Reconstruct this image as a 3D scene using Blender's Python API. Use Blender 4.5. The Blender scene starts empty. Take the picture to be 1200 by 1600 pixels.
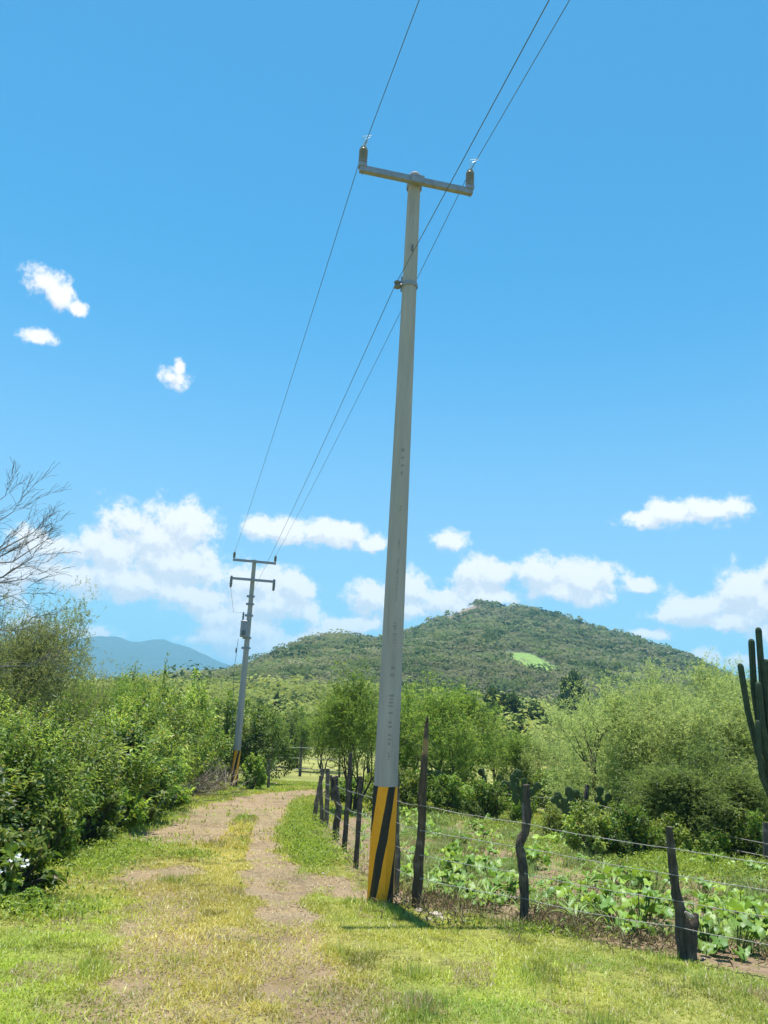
import bpy, math, random
import numpy as np
from mathutils import Vector

rng = np.random.default_rng(7)
random.seed(7)
SC = bpy.context.scene
COL = SC.collection
PI = math.pi

# ------------------------------------------------------------------ camera
PITCH, ROLL, F = math.radians(13.8), math.radians(3.0), 1200.0
CAM = np.array([0, 0, 1.65])
_f = np.array([0, math.cos(PITCH), math.sin(PITCH)])
_r0 = np.array([1.0, 0, 0]); _u0 = np.array([0, -math.sin(PITCH), math.cos(PITCH)])
_r = math.cos(ROLL) * _r0 + math.sin(ROLL) * _u0
_u = -math.sin(ROLL) * _r0 + math.cos(ROLL) * _u0
SLOPE = 0.066

def ray(x, y): return _f + (x - 600) / F * _r - (y - 800) / F * _u
def gnd(x, y):
    d = ray(x, y); t = -CAM[2] / (d[2] + SLOPE * d[1]); return CAM + t * d
def at(x, y, Y):
    d = ray(x, y); return CAM + d * (Y - CAM[1]) / d[1]
def far(x, y, D):
    d = ray(x, y); return CAM + d * D / math.hypot(d[0], d[1])
def in_view(p, m=0.15):
    v = p - CAM; z = v @ _f
    return (z > 0.3) & (abs(v @ _r / np.maximum(z, .1)) < 0.5 + m) & (abs(v @ _u / np.maximum(z, .1)) < 0.667 + m)

# ------------------------------------------------------------------ noise
_perm = np.random.default_rng(3).random((256, 256))
def vnoise(x, y):
    xi = np.floor(x).astype(int); yi = np.floor(y).astype(int)
    fx = x - xi; fy = y - yi
    fx = fx * fx * (3 - 2 * fx); fy = fy * fy * (3 - 2 * fy)
    g = lambda a, b: _perm[a & 255, b & 255]
    return (g(xi, yi) * (1 - fx) + g(xi + 1, yi) * fx) * (1 - fy) + (g(xi, yi + 1) * (1 - fx) + g(xi + 1, yi + 1) * fx) * fy
def fbm(x, y, o=4):
    s = 0; a = .5; t = 0
    for k in range(o):
        s = s + a * vnoise(x * 2 ** k + 17 * k, y * 2 ** k + 31 * k); t += a; a *= .5
    return s / t
def sstep(a, b, x):
    t = np.clip((x - a) / (b - a), 0, 1); return t * t * (3 - 2 * t)
def seg_dist(px, py, pts):
    """distance to a polyline and the position along it"""
    best = np.full(np.shape(px), 1e9); par = np.zeros(np.shape(px))
    for i in range(len(pts) - 1):
        ax, ay = pts[i][0], pts[i][1]; bx, by = pts[i + 1][0], pts[i + 1][1]
        dx, dy = bx - ax, by - ay
        t = np.clip(((px - ax) * dx + (py - ay) * dy) / (dx * dx + dy * dy), 0, 1)
        d = np.hypot(px - ax - t * dx, py - ay - t * dy)
        m = d < best
        best = np.where(m, d, best); par = np.where(m, i + t, par)
    return best, par

# ------------------------------------------------------------------ terrain
RIDGE_PX = [(-200, 1100, 330), (100, 1096, 330), (250, 1085, 330), (330, 1072, 360), (395, 1045, 420), (440, 1021, 450), (490, 997, 480), (540, 993, 500), (590, 997, 530),
            (646, 983, 570), (684, 968, 605), (724, 950, 635), (749, 938, 650), (785, 946, 658), (830, 950, 660), (898, 969, 655), (948, 985, 647),
            (1036, 1008, 635), (1072, 1024, 630), (1104, 1042, 630), (1150, 1064, 640), (1250, 1090, 650), (1400, 1115, 680)]
RIDGE = [far(*q) for q in RIDGE_PX]
RZ = np.array([q[2] for q in RIDGE])
SPURS = [([far(748, 990, 560), far(700, 1040, 430), far(660, 1085, 300)], 7, 50),
         ([far(500, 1020, 420), far(440, 1060, 320), far(400, 1085, 240)], 4, 40),
         ([far(960, 1010, 560), far(930, 1050, 420), far(880, 1090, 280)], 6, 45)]
_t = np.linspace(0, len(RIDGE) - 1, 150)
RS = np.stack([np.interp(_t, np.arange(len(RIDGE)), [q[k] for q in RIDGE]) for k in range(3)] + [np.interp(_t, [0, 6, 12, 22], [220, 320, 440, 400]), np.interp(_t, [0, 2.5, 4, 6, 8, 10, 12, 16, 22], [4, 4.5, 5, 5, 4.6, 4.2, 4, 4, 4])], 1)
RS[:, 2] += 3.0 * (fbm(_t * 2.6 + 9, _t * 0 + 3, 3) - .55) - .6
def base_z(y):
    y = np.asarray(y, float)
    yy = np.clip(y, -25, 90)
    z = -SLOPE * yy
    m = yy > 45
    return np.where(m, -SLOPE * 45 - SLOPE * ((yy - 45) - (yy - 45) ** 2 / 90), z)
def terrain(x, y):
    x = np.asarray(x, float); y = np.asarray(y, float)
    z = base_z(y)
    z = z + 0.05 * (fbm(x * .8, y * .8, 3) - .5) * sstep(3, 9, np.hypot(x, y - 5))
    z = z + 1.6 * (fbm(x * .03 + 5, y * .03, 3) - .5) * sstep(60, 130, y)
    d, par = seg_dist(x, y, RIDGE)
    g = np.zeros(x.shape); s = np.zeros(x.shape); k = np.flatnonzero(y.ravel() > 80)
    if len(k):
        xr, yr = x.ravel()[k], y.ravel()[k]; gb = np.zeros(len(k)); sb = np.zeros(len(k))
        for q in range(len(RS)):     # upper envelope of cones set along the ridge line
            rq = math.hypot(RS[q, 0], RS[q, 1]); cx, cy = RS[q, 0] / rq, RS[q, 1] / rq
            al = xr * cx + yr * cy; ac = (xr * cy - yr * cx) * rq / np.maximum(al, 60)      # along and across the fall line
            t = np.clip(1 - np.hypot(ac * RS[q, 4], al - rq) / RS[q, 3], 0, 1)
            gb = np.maximum(gb, (RS[q, 2] + 4.2) * t ** 1.3); sb = np.maximum(sb, t)
        g.ravel()[k] = gb; s.ravel()[k] = sb ** 1.3
    away = sstep(10, 120, d)
    g = g + away * s ** .7 * (15 * (fbm(x * .014 + 3, y * .011, 4) - .5))
    for pts, amp, wid in SPURS:
        dd, _ = seg_dist(x, y, pts)
        g = g + amp * np.exp(-(dd / wid) ** 2) * away
    return z + np.where(y > 80, g, 0)
def tz(x, y): return float(terrain(np.array([x]), np.array([y]))[0])

# ------------------------------------------------------------------ strokes of bare soil on the track (picked on the ground plane)
def G(pts): return [gnd(*q)[:2] for q in pts]
DIRT = [  # points, half width (m), strength
    (G([(640, 1232), (560, 1234), (480, 1238), (420, 1246), (370, 1262), (330, 1290), (285, 1312)]), 1.12, 1.0),
    (G([(440, 1240), (425, 1275), (405, 1310), (412, 1340)]), .38, 1.0),
    (G([(412, 1340), (420, 1372), (440, 1400), (450, 1440)]), .42, .95),
    (G([(450, 1430), (452, 1490), (478, 1550), (520, 1640)]), .42, .68),
    (G([(400, 1395), (470, 1378), (540, 1385), (600, 1405)]), .36, .85),
    (G([(500, 1370), (560, 1395)]), .45, .85),
    (G([(222, 1374), (285, 1358)]), .42, 1.0),
    (G([(270, 1400), (265, 1450), (240, 1500), (185, 1590)]), .50, .64),
    (G([(290, 1510), (330, 1530)]), .3, .56),
    (G([(395, 1440), (420, 1530)]), .5, .52),
    (G([(330, 1400), (350, 1480), (330, 1560)]), .5, .42)]
GRASSY = [(G([(385, 1275), (368, 1312), (350, 1340)]), .27), (G([(345, 1380), (350, 1440)]), .25)]
FENCE_PX = [(490, 1285), (508, 1292), (523, 1310), (538, 1328), (557, 1355), (622, 1400), (650, 1415), (818, 1442), (1072, 1495), (1330, 1550)]
FENCE = G(FENCE_PX)
FIELD = [FENCE[i] for i in (1, 4, 6, 7, 8, 9)] + [np.array([12.5, 9.0]), np.array([12, 15.5]), np.array([8.3, 17.2]), np.array([5.0, 19.5]), np.array([4.0, 24]), np.array([2.6, 27]), np.array([.2, 25])]
def poly_sd(px, py, poly):
    inside = np.zeros(np.shape(px), bool); n = len(poly)
    for i in range(n):
        x1, y1 = poly[i]; x2, y2 = poly[(i + 1) % n]
        c = (y1 > py) != (y2 > py)
        with np.errstate(divide='ignore', invalid='ignore'):
            inside ^= c & (px < (x2 - x1) * (py - y1) / (y2 - y1 + 1e-12) + x1)
    d, _ = seg_dist(px, py, list(poly) + [poly[0]])
    return np.where(inside, d, -d)
def masks(x, y):
    n = fbm(x * 1.9, y * 1.9, 4) - .5
    dirt = np.zeros(np.shape(x))
    for pts, w, k in DIRT:
        d, _ = seg_dist(x, y, pts)
        dirt = np.maximum(dirt, k * sstep(1.35, .5, (d + n * .55) / w))
    for pts, w in GRASSY:
        d, _ = seg_dist(x, y, pts)
        dirt = dirt * (1 - .85 * sstep(1.3, .6, (d + n * .3) / w))
    sd = poly_sd(x, y, FIELD)
    field = sstep(-.28, .02, sd + n * .35)
    yel = sstep(.36, .66, fbm(x * .55 + 9, y * .4 + 2, 3)) 
    cen, _ = seg_dist(x, y, G([(380, 1290), (330, 1400), (350, 1480), (400, 1600)]))
    yel = np.clip(yel * .45 + .85 * np.exp(-(cen / 1.0) ** 2), 0, 1)
    return dirt, field, yel

# ------------------------------------------------------------------ materials
def new_mat(name):
    m = bpy.data.materials.new(name); m.use_nodes = True
    nt = m.node_tree; nt.nodes.clear()
    return m, nt
def N(nt, t, **kw):
    n = nt.nodes.new('ShaderNode' + t)
    for k, v in kw.items():
        if k == 'inp':
            for a, b in v.items(): n.inputs[a].default_value = b
        else: setattr(n, k, v)
    return n
def out(nt, sh):
    o = N(nt, 'OutputMaterial'); nt.links.new(sh, o.inputs['Surface']); return o
def rgba(c): return (c[0], c[1], c[2], 1.0)
def ramp(nt, fac, stops):
    r = N(nt, 'ValToRGB'); e = r.color_ramp.elements
    while len(e) < len(stops): e.new(.5)
    for el, (p, c) in zip(e, stops): el.position = p; el.color = rgba(c)
    nt.links.new(fac, r.inputs[0]); return r.outputs[0]
def mixc(nt, fac, a, b, mode='MIX'):
    m = N(nt, 'Mix', data_type='RGBA', blend_type=mode)
    L = nt.links.new
    for i, s in ((0, fac), (6, a), (7, b)):
        if hasattr(s, 'is_output'): L(s, m.inputs[i])
        elif i == 0: m.inputs[0].default_value = s
        else: m.inputs[i].default_value = rgba(s)
    return m.outputs[2]

def noise_mat(name, stops, scale=8, rough=.85, bump=.3, detail=6, stretch=(1, 1, 1), metallic=0.0, spec=.3):
    m, nt = new_mat(name); L = nt.links.new
    tc = N(nt, 'TexCoord'); mp = N(nt, 'Mapping'); mp.inputs['Scale'].default_value = stretch
    L(tc.outputs['Object'], mp.inputs['Vector'])
    n1 = N(nt, 'TexNoise', inp={'Scale': scale, 'Detail': detail, 'Roughness': .65}); L(mp.outputs[0], n1.inputs['Vector'])
    c = ramp(nt, n1.outputs[0], stops)
    b = N(nt, 'BsdfPrincipled', inp={'Roughness': rough, 'Metallic': metallic, 'Specular IOR Level': spec})
    L(c, b.inputs['Base Color'])
    if bump:
        n2 = N(nt, 'TexNoise', inp={'Scale': scale * 3, 'Detail': 6}); L(mp.outputs[0], n2.inputs['Vector'])
        bp = N(nt, 'Bump', inp={'Strength': bump, 'Distance': .02}); L(n2.outputs[0], bp.inputs['Height']); L(bp.outputs[0], b.inputs['Normal'])
    out(nt, b.outputs[0]); return m

def leaf_mat(name, transl=.35, gloss=.04, vary=.25):
    """foliage: the colour of each leaf is stored on the mesh, each plant differs a little"""
    m, nt = new_mat(name); L = nt.links.new
    a = N(nt, 'Attribute', attribute_name='col')
    oi = N(nt, 'ObjectInfo')
    mr = N(nt, 'MapRange', inp={'To Min': 1 - vary, 'To Max': 1 + vary}); L(oi.outputs['Random'], mr.inputs['Value'])
    mul = N(nt, 'VectorMath', operation='SCALE'); L(a.outputs['Color'], mul.inputs[0]); L(mr.outputs[0], mul.inputs['Scale'])
    d = N(nt, 'BsdfDiffuse'); L(mul.outputs[0], d.inputs['Color'])
    t = N(nt, 'BsdfTranslucent'); L(mixc(nt, 1.0, mul.outputs[0], (1.12, 1.1, .7), 'MULTIPLY'), t.inputs['Color'])
    mx = N(nt, 'MixShader', inp={0: transl}); L(d.outputs[0], mx.inputs[1]); L(t.outputs[0], mx.inputs[2])
    g = N(nt, 'BsdfGlossy', inp={'Roughness': .45, 'Color': (.9, .95, 1, 1)})
    mx2 = N(nt, 'MixShader', inp={0: gloss}); L(mx.outputs[0], mx2.inputs[1]); L(g.outputs[0], mx2.inputs[2])
    out(nt, mx2.outputs[0]); return m

def ground_mat():
    m, nt = new_mat('ground_cover'); L = nt.links.new
    tc = N(nt, 'TexCoord')
    def nz(scale, detail=5, rough=.6, dist=0):
        n = N(nt, 'TexNoise', inp={'Scale': scale, 'Detail': detail, 'Roughness': rough, 'Distortion': dist}); L(tc.outputs['Object'], n.inputs['Vector']); return n.outputs[0]
    att = lambda k: N(nt, 'Attribute', attribute_name=k).outputs['Fac']
    dirt, field, yel, hill = att('dirt'), att('field'), att('yel'), att('hill')
    fine = nz(14, 6, .7); med = nz(2.2, 5); tiny = nz(60, 4, .7)
    grass = mixc(nt, yel, ramp(nt, fine, [(.28, (.085, .085, .025)), (.5, (.19, .23, .04)), (.72, (.30, .33, .07))]),
                 ramp(nt, fine, [(.28, (.16, .125, .05)), (.5, (.30, .25, .08)), (.72, (.42, .35, .13))]))
    soil = ramp(nt, fine, [(.25, (.165, .113, .066)), (.5, (.27, .194, .114)), (.75, (.34, .253, .155))])
    soil = mixc(nt, mixfac(nt, med, .42, .7), soil, ramp(nt, tiny, [(.3, (.19, .137, .088)), (.7, (.30, .23, .155))]))
    soil = mixc(nt, 1.0, soil, ramp(nt, nz(.9, 4, .7), [(.32, (.72, .70, .66)), (.5, (1, 1, 1)), (.7, (1.18, 1.16, 1.12))]), 'MULTIPLY')
    fsoil = ramp(nt, fine, [(.25, (.13, .09, .055)), (.5, (.24, .17, .11)), (.75, (.34, .25, .165))])
    # ragged edge between grass and soil
    e = N(nt, 'MapRange', inp={'From Min': .3, 'From Max': .7, 'To Min': -.42, 'To Max': .42}); L(fine, e.inputs['Value'])
    ad = N(nt, 'Math', operation='ADD'); L(dirt, ad.inputs[0]); L(e.outputs[0], ad.inputs[1])
    df = mixfac(nt, ad.outputs[0], .30, .62)
    c = mixc(nt, df, grass, soil)
    c = mixc(nt, field, c, fsoil)
    hcol = N(nt, 'Attribute', attribute_name='hcol').outputs['Color']
    hv = nz(.35, 6, .7)
    hc = mixc(nt, 1.0, hcol, ramp(nt, hv, [(.3, (.6, .6, .6)), (.7, (1.3, 1.3, 1.3))]), 'MULTIPLY')
    c = mixc(nt, hill, c, hc)
    b = N(nt, 'BsdfPrincipled', inp={'Roughness': .95, 'Specular IOR Level': .1}); L(c, b.inputs['Base Color'])
    mh = N(nt, 'Math', operation='ADD'); L(fine, mh.inputs[0]); L(tiny, mh.inputs[1])
    bp = N(nt, 'Bump', inp={'Strength': .6, 'Distance': .03}); L(mh.outputs[0], bp.inputs['Height']); L(bp.outputs[0], b.inputs['Normal'])
    out(nt, b.outputs[0]); return m
def mixfac(nt, v, a, b):
    r = N(nt, 'MapRange', interpolation_type='SMOOTHSTEP', inp={'From Min': a, 'From Max': b}); nt.links.new(v, r.inputs['Value']); return r.outputs[0]

M = {}
M['ground'] = ground_mat()
M['leaf'] = leaf_mat('broad_leaf', .5, .02)
M['feather'] = leaf_mat('feathery_leaf', .6, .01, .10)
M['scrub'] = leaf_mat('hill_scrub_leaf', .42, .0, .0)
M['blade'] = leaf_mat('grass_blade', .35, .02, .0)
M['crop'] = leaf_mat('crop_leaf', .35, .025, .12)
M['bark'] = noise_mat('dark_bark', [(.3, (.035, .026, .02)), (.7, (.12, .095, .075))], 14, .95, .6, stretch=(1, 1, .25))
M['bark_grey'] = noise_mat('grey_bark', [(.3, (.11, .095, .085)), (.7, (.25, .22, .2))], 14, .95, .5, stretch=(1, 1, .25))
M['concrete'] = noise_mat('pole_concrete', [(.2, (.27, .23, .22)), (.42, (.395, .335, .325)), (.55, (.43, .365, .355)), (.8, (.51, .43, .42))], 9, .85, .3, stretch=(1, 1, .10))
M['steel'] = noise_mat('galvanised_steel', [(.3, (.25, .24, .28)), (.7, (.37, .355, .41))], 12, .5, .05, metallic=.35)
M['porcelain'] = noise_mat('grey_porcelain', [(.3, (.15, .14, .145)), (.7, (.24, .225, .23))], 9, .3, 0)
M['wire'] = noise_mat('conductor', [(.3, (.10, .11, .12)), (.7, (.17, .18, .19))], 3, .5, 0, metallic=.3)
M['tie'] = noise_mat('bright_tie', [(.3, (.35, .35, .35)), (.7, (.55, .55, .55))], 20, .4, 0)
M['barb'] = noise_mat('fence_wire', [(.3, (.26, .24, .21)), (.7, (.50, .47, .42))], 6, .5, 0, metallic=.2)
M['ink'] = noise_mat('stencil_ink', [(.3, (.24, .21, .205)), (.7, (.34, .295, .285))], 25, .9, 0)
M['stone'] = noise_mat('pale_stone', [(.25, (.28, .23, .17)), (.5, (.46, .39, .30)), (.8, (.62, .55, .45))], 9, .95, .6)
M['cactus'] = noise_mat('cactus_skin', [(.3, (.028, .045, .022)), (.7, (.07, .095, .045))], 8, .6, .2)
M['nopal'] = noise_mat('nopal_skin', [(.3, (.04, .066, .02)), (.7, (.085, .12, .035))], 10, .6, .25)
M['straw'] = leaf_mat('dry_stem', .2, .0, .1)
M['petal'] = noise_mat('white_petal', [(.3, (.72, .72, .70)), (.7, (.85, .85, .83))], 10, .7, 0)

def wood_mat(name, dark, light, peel=None):
    m, nt = new_mat(name); L = nt.links.new
    tc = N(nt, 'TexCoord'); mp = N(nt, 'Mapping'); mp.inputs['Scale'].default_value = (1, 1, .12); L(tc.outputs['Object'], mp.inputs['Vector'])
    n1 = N(nt, 'TexNoise', inp={'Scale': 30, 'Detail': 6, 'Roughness': .7}); L(mp.outputs[0], n1.inputs['Vector'])
    n2 = N(nt, 'TexNoise', inp={'Scale': 5, 'Detail': 4}); L(tc.outputs['Object'], n2.inputs['Vector'])
    c = ramp(nt, n1.outputs[0], [(.3, dark), (.68, light)])
    c = mixc(nt, mixfac(nt, n2.outputs[0], .5, .72), c, [v * 1.7 for v in light])
    if peel:
        sx = N(nt, 'SeparateXYZ'); L(tc.outputs['Object'], sx.inputs[0])
        z0 = N(nt, 'Math', operation='SUBTRACT', inp={1: peel}); L(sx.outputs[2], z0.inputs[0])
        ab = N(nt, 'Math', operation='ABSOLUTE'); L(z0.outputs[0], ab.inputs[0])
        sm = N(nt, 'Math', operation='MULTIPLY_ADD', inp={1: .12, 2: -.06}); L(n2.outputs[0], sm.inputs[0])
        a2 = N(nt, 'Math', operation='ADD'); L(ab.outputs[0], a2.inputs[0]); L(sm.outputs[0], a2.inputs[1])
        inv = mixfac(nt, a2.outputs[0], .12, .07)
        c = mixc(nt, inv, c, (.42, .25, .13))
    b = N(nt, 'BsdfPrincipled', inp={'Roughness': .9, 'Specular IOR Level': .15}); L(c, b.inputs['Base Color'])
    bp = N(nt, 'Bump', inp={'Strength': .9, 'Distance': .05}); L(n1.outputs[0], bp.inputs['Height']); L(bp.outputs[0], b.inputs['Normal'])
    out(nt, b.outputs[0]); return m
M['post_dark'] = wood_mat('charred_post', (.035, .027, .022), (.15, .12, .098))
M['post_brown'] = wood_mat('brown_post', (.045, .03, .022), (.17, .12, .085), peel=1.78)
M['post_pale'] = wood_mat('broken_wood', (.22, .18, .15), (.45, .40, .35))
M['post_grey'] = wood_mat('weathered_post', (.08, .063, .052), (.25, .205, .17))

def stripe_mat():
    m, nt = new_mat('hazard_paint'); L = nt.links.new
    tc = N(nt, 'TexCoord'); sx = N(nt, 'SeparateXYZ'); L(tc.outputs['Object'], sx.inputs[0])
    an = N(nt, 'Math', operation='ARCTAN2'); L(sx.outputs[1], an.inputs[0]); L(sx.outputs[0], an.inputs[1])
    a = N(nt, 'Math', operation='MULTIPLY_ADD', inp={1: 4 / (2 * PI), 2: .66}); L(an.outputs[0], a.inputs[0])
    n = N(nt, 'TexNoise', inp={'Scale': 4, 'Detail': 3}); L(tc.outputs['Object'], n.inputs['Vector'])
    zz = N(nt, 'Math', operation='MULTIPLY_ADD', inp={1: -.66}); L(sx.outputs[2], zz.inputs[0]); L(a.outputs[0], zz.inputs[2])
    w = N(nt, 'Math', operation='MULTIPLY_ADD', inp={1: .09}); L(n.outputs[0], w.inputs[0]); L(zz.outputs[0], w.inputs[2])
    fr = N(nt, 'Math', operation='FRACT'); L(w.outputs[0], fr.inputs[0])
    lt = N(nt, 'Math', operation='LESS_THAN', inp={1: .43}); L(fr.outputs[0], lt.inputs[0])
    n2 = N(nt, 'TexNoise', inp={'Scale': 25, 'Detail': 5, 'Roughness': .7}); L(tc.outputs['Object'], n2.inputs['Vector'])
    yl = ramp(nt, n2.outputs[0], [(.3, (.95, .33, .004)), (.7, (1.0, .405, .008))])
    bk = ramp(nt, n2.outputs[0], [(.3, (.006, .006, .007)), (.75, (.018, .018, .018))])
    c = mixc(nt, lt.outputs[0], yl, bk)
    n3 = N(nt, 'TexNoise', inp={'Scale': 38, 'Detail': 8, 'Roughness': .75}); L(tc.outputs['Object'], n3.inputs['Vector'])
    c = mixc(nt, mixfac(nt, n3.outputs[0], .70, .75), c, (.30, .27, .24))
    # soil splashed on the lowest part
    ms = N(nt, 'Math', operation='MULTIPLY_ADD', inp={1: .18, 2: -.03}); L(n2.outputs[0], ms.inputs[0])
    sb = N(nt, 'Math', operation='SUBTRACT'); L(sx.outputs[2], sb.inputs[0]); L(ms.outputs[0], sb.inputs[1])
    c = mixc(nt, mixfac(nt, sb.outputs[0], .02, -.12), c, (.24, .18, .12))
    b = N(nt, 'BsdfPrincipled', inp={'Roughness': .55}); L(c, b.inputs['Base Color'])
    bp = N(nt, 'Bump', inp={'Strength': .12, 'Distance': .01}); L(n2.outputs[0], bp.inputs['Height']); L(bp.outputs[0], b.inputs['Normal'])
    out(nt, b.outputs[0]); return m
M['stripe'] = stripe_mat()

# ------------------------------------------------------------------ mesh helpers
def np_mesh(name, V, T, mat, col=None, attrs=None, quads=False, smooth=False):
    V = np.asarray(V, np.float32); T = np.asarray(T, np.int32); k = T.shape[1]
    me = bpy.data.meshes.new(name)
    me.vertices.add(len(V)); me.vertices.foreach_set('co', V.ravel())
    me.loops.add(T.size); me.loops.foreach_set('vertex_index', T.ravel())
    me.polygons.add(len(T)); me.polygons.foreach_set('loop_start', np.arange(0, T.size, k, dtype=np.int32))
    me.update(calc_edges=True)
    if col is not None:
        c = np.ones((len(V), 4), np.float32); c[:, :3] = col
        me.attributes.new('col', 'FLOAT_COLOR', 'POINT').data.foreach_set('color', c.ravel())
    for kname, arr in (attrs or {}).items():
        if arr.ndim == 2:
            c = np.ones((len(V), 4), np.float32); c[:, :3] = arr
            me.attributes.new(kname, 'FLOAT_COLOR', 'POINT').data.foreach_set('color', c.ravel())
        else: me.attributes.new(kname, 'FLOAT', 'POINT').data.foreach_set('value', arr.astype(np.float32))
    if smooth: me.polygons.foreach_set('use_smooth', np.ones(len(T), bool))
    me.materials.append(mat)
    return me
def link(name, me, parent=None, loc=None):
    o = bpy.data.objects.new(name, me); COL.objects.link(o)
    if parent: o.parent = parent
    if loc is not None: o.location = loc
    return o
def tag(o, label=None, cat=None, group=None, kind=None):
    if label: o['label'] = label
    if cat: o['category'] = cat
    if group: o['group'] = group
    if kind: o['kind'] = kind
    return o
def empty(name, loc, rz=0, scale=1):
    o = bpy.data.objects.new(name, None); COL.objects.link(o); o.empty_display_size = .2
    o.location = loc; o.rotation_euler = (0, 0, rz); o.scale = (scale,) * 3 if np.isscalar(scale) else scale
    return o
def dup(root, loc, rz=0, scale=1):
    r = root.copy(); COL.objects.link(r); r.location = loc; r.rotation_euler = (0, 0, rz)
    r.scale = (scale,) * 3 if np.isscalar(scale) else scale
    for ch in list(root.children):
        c = ch.copy(); COL.objects.link(c); c.parent = r
        for g in list(ch.children):
            d = g.copy(); COL.objects.link(d); d.parent = c
    return r

class MB:
    def __init__(s): s.v = []; s.f = []
    def add(s, V, Fc):
        o = len(s.v); s.v += [tuple(map(float, p)) for p in V]; s.f += [tuple(i + o for i in q) for q in Fc]; return s
    def tube(s, pts, rad, n=8, cap=True, rot=0.0, wob=0):
        pts = [np.array(p, float) for p in pts]
        rad = [rad] * len(pts) if np.isscalar(rad) else list(rad)
        V = []; ref = None
        for i, p in enumerate(pts):
            a = pts[min(i + 1, len(pts) - 1)] - pts[max(i - 1, 0)]; a = a / (np.linalg.norm(a) + 1e-9)
            if ref is None: ref = np.array([1.0, 0, 0]) if abs(a[0]) < .8 else np.array([0, 1.0, 0])
            u = ref - a * (ref @ a); u /= np.linalg.norm(u); w = np.cross(a, u); ref = u
            for k in range(n):
                t = 2 * PI * k / n + rot
                rr = rad[i] * (1 + (wob * (random.random() - .5) if wob else 0))
                V.append(p + rr * (math.cos(t) * u + math.sin(t) * w))
        Fc = []
        for i in range(len(pts) - 1):
            for k in range(n):
                Fc.append((i * n + k, i * n + (k + 1) % n, (i + 1) * n + (k + 1) % n, (i + 1) * n + k))
        if cap: Fc.append(tuple(range(n - 1, -1, -1))); Fc.append(tuple((len(pts) - 1) * n + k for k in range(n)))
        return s.add(V, Fc)
    def lathe(s, prof, n=14, at=(0, 0, 0), cap=True):
        V = [(at[0] + r * math.cos(2 * PI * k / n), at[1] + r * math.sin(2 * PI * k / n), at[2] + z) for r, z in prof for k in range(n)]
        Fc = [(i * n + k, i * n + (k + 1) % n, (i + 1) * n + (k + 1) % n, (i + 1) * n + k) for i in range(len(prof) - 1) for k in range(n)]
        if cap: Fc.append(tuple(range(n - 1, -1, -1))); Fc.append(tuple((len(prof) - 1) * n + k for k in range(n)))
        return s.add(V, Fc)
    def box(s, c, h, ax=None):
        ax = ax if ax is not None else np.eye(3)
        c = np.array(c, float)
        V = [c + x * h[0] * ax[0] + y * h[1] * ax[1] + z * h[2] * ax[2] for z in (-1, 1) for y in (-1, 1) for x in (-1, 1)]
        return s.add(V, [(0, 2, 3, 1), (4, 5, 7, 6), (0, 1, 5, 4), (2, 6, 7, 3), (0, 4, 6, 2), (1, 3, 7, 5)])
    def mesh(s, name, mat, smooth=False, bevel=0):
        me = bpy.data.meshes.new(name); me.from_pydata(s.v, [], s.f); me.update()
        if smooth:
            me.polygons.foreach_set('use_smooth', np.ones(len(s.f), bool))
            me.set_sharp_from_angle(angle=math.radians(40))
        me.materials.append(mat); return me
    def build(s, name, mat, parent=None, smooth=True, loc=None):
        return link(name, s.mesh(name, mat, smooth), parent, loc)

# ------------------------------------------------------------------ foliage helpers (numpy)
def unit(a): return a / (np.linalg.norm(a, axis=-1, keepdims=True) + 1e-9)
def pick(cols, n, jit=.12, r=None):
    """n colours picked between neighbours of a list, jittered"""
    r = r or rng
    cols = np.array(cols, float); t = r.random(n) * (len(cols) - 1); i = np.minimum(t.astype(int), len(cols) - 2); f = (t - i)[:, None]
    c = cols[i] * (1 - f) + cols[i + 1] * f
    return c * (1 + jit * (r.random((n, 1)) * 2 - 1))
def leaves(P, A, Nn, L, W, lift=.35, droop=.1):
    n = len(P); A = unit(A); B = unit(np.cross(A, Nn)); Nn = np.cross(B, A)
    L = np.broadcast_to(L, n)[:, None]; W = np.broadcast_to(W, n)[:, None]
    V = np.stack([P, P + A * L * .42 + B * W + Nn * lift * W, P + A * L - Nn * droop * L, P + A * L * .42 - B * W + Nn * lift * W], 1).reshape(-1, 3)
    b = (np.arange(n) * 4)[:, None]
    T = np.concatenate([b + [0, 1, 2], b + [0, 2, 3]])
    return V, T
def leaf_mesh(name, P, A, Nn, L, W, cols, mat, **kw):
    V, T = leaves(P, A, Nn, L, W, **kw)
    return np_mesh(name, V, T, mat, np.repeat(cols, 4, 0))

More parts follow.
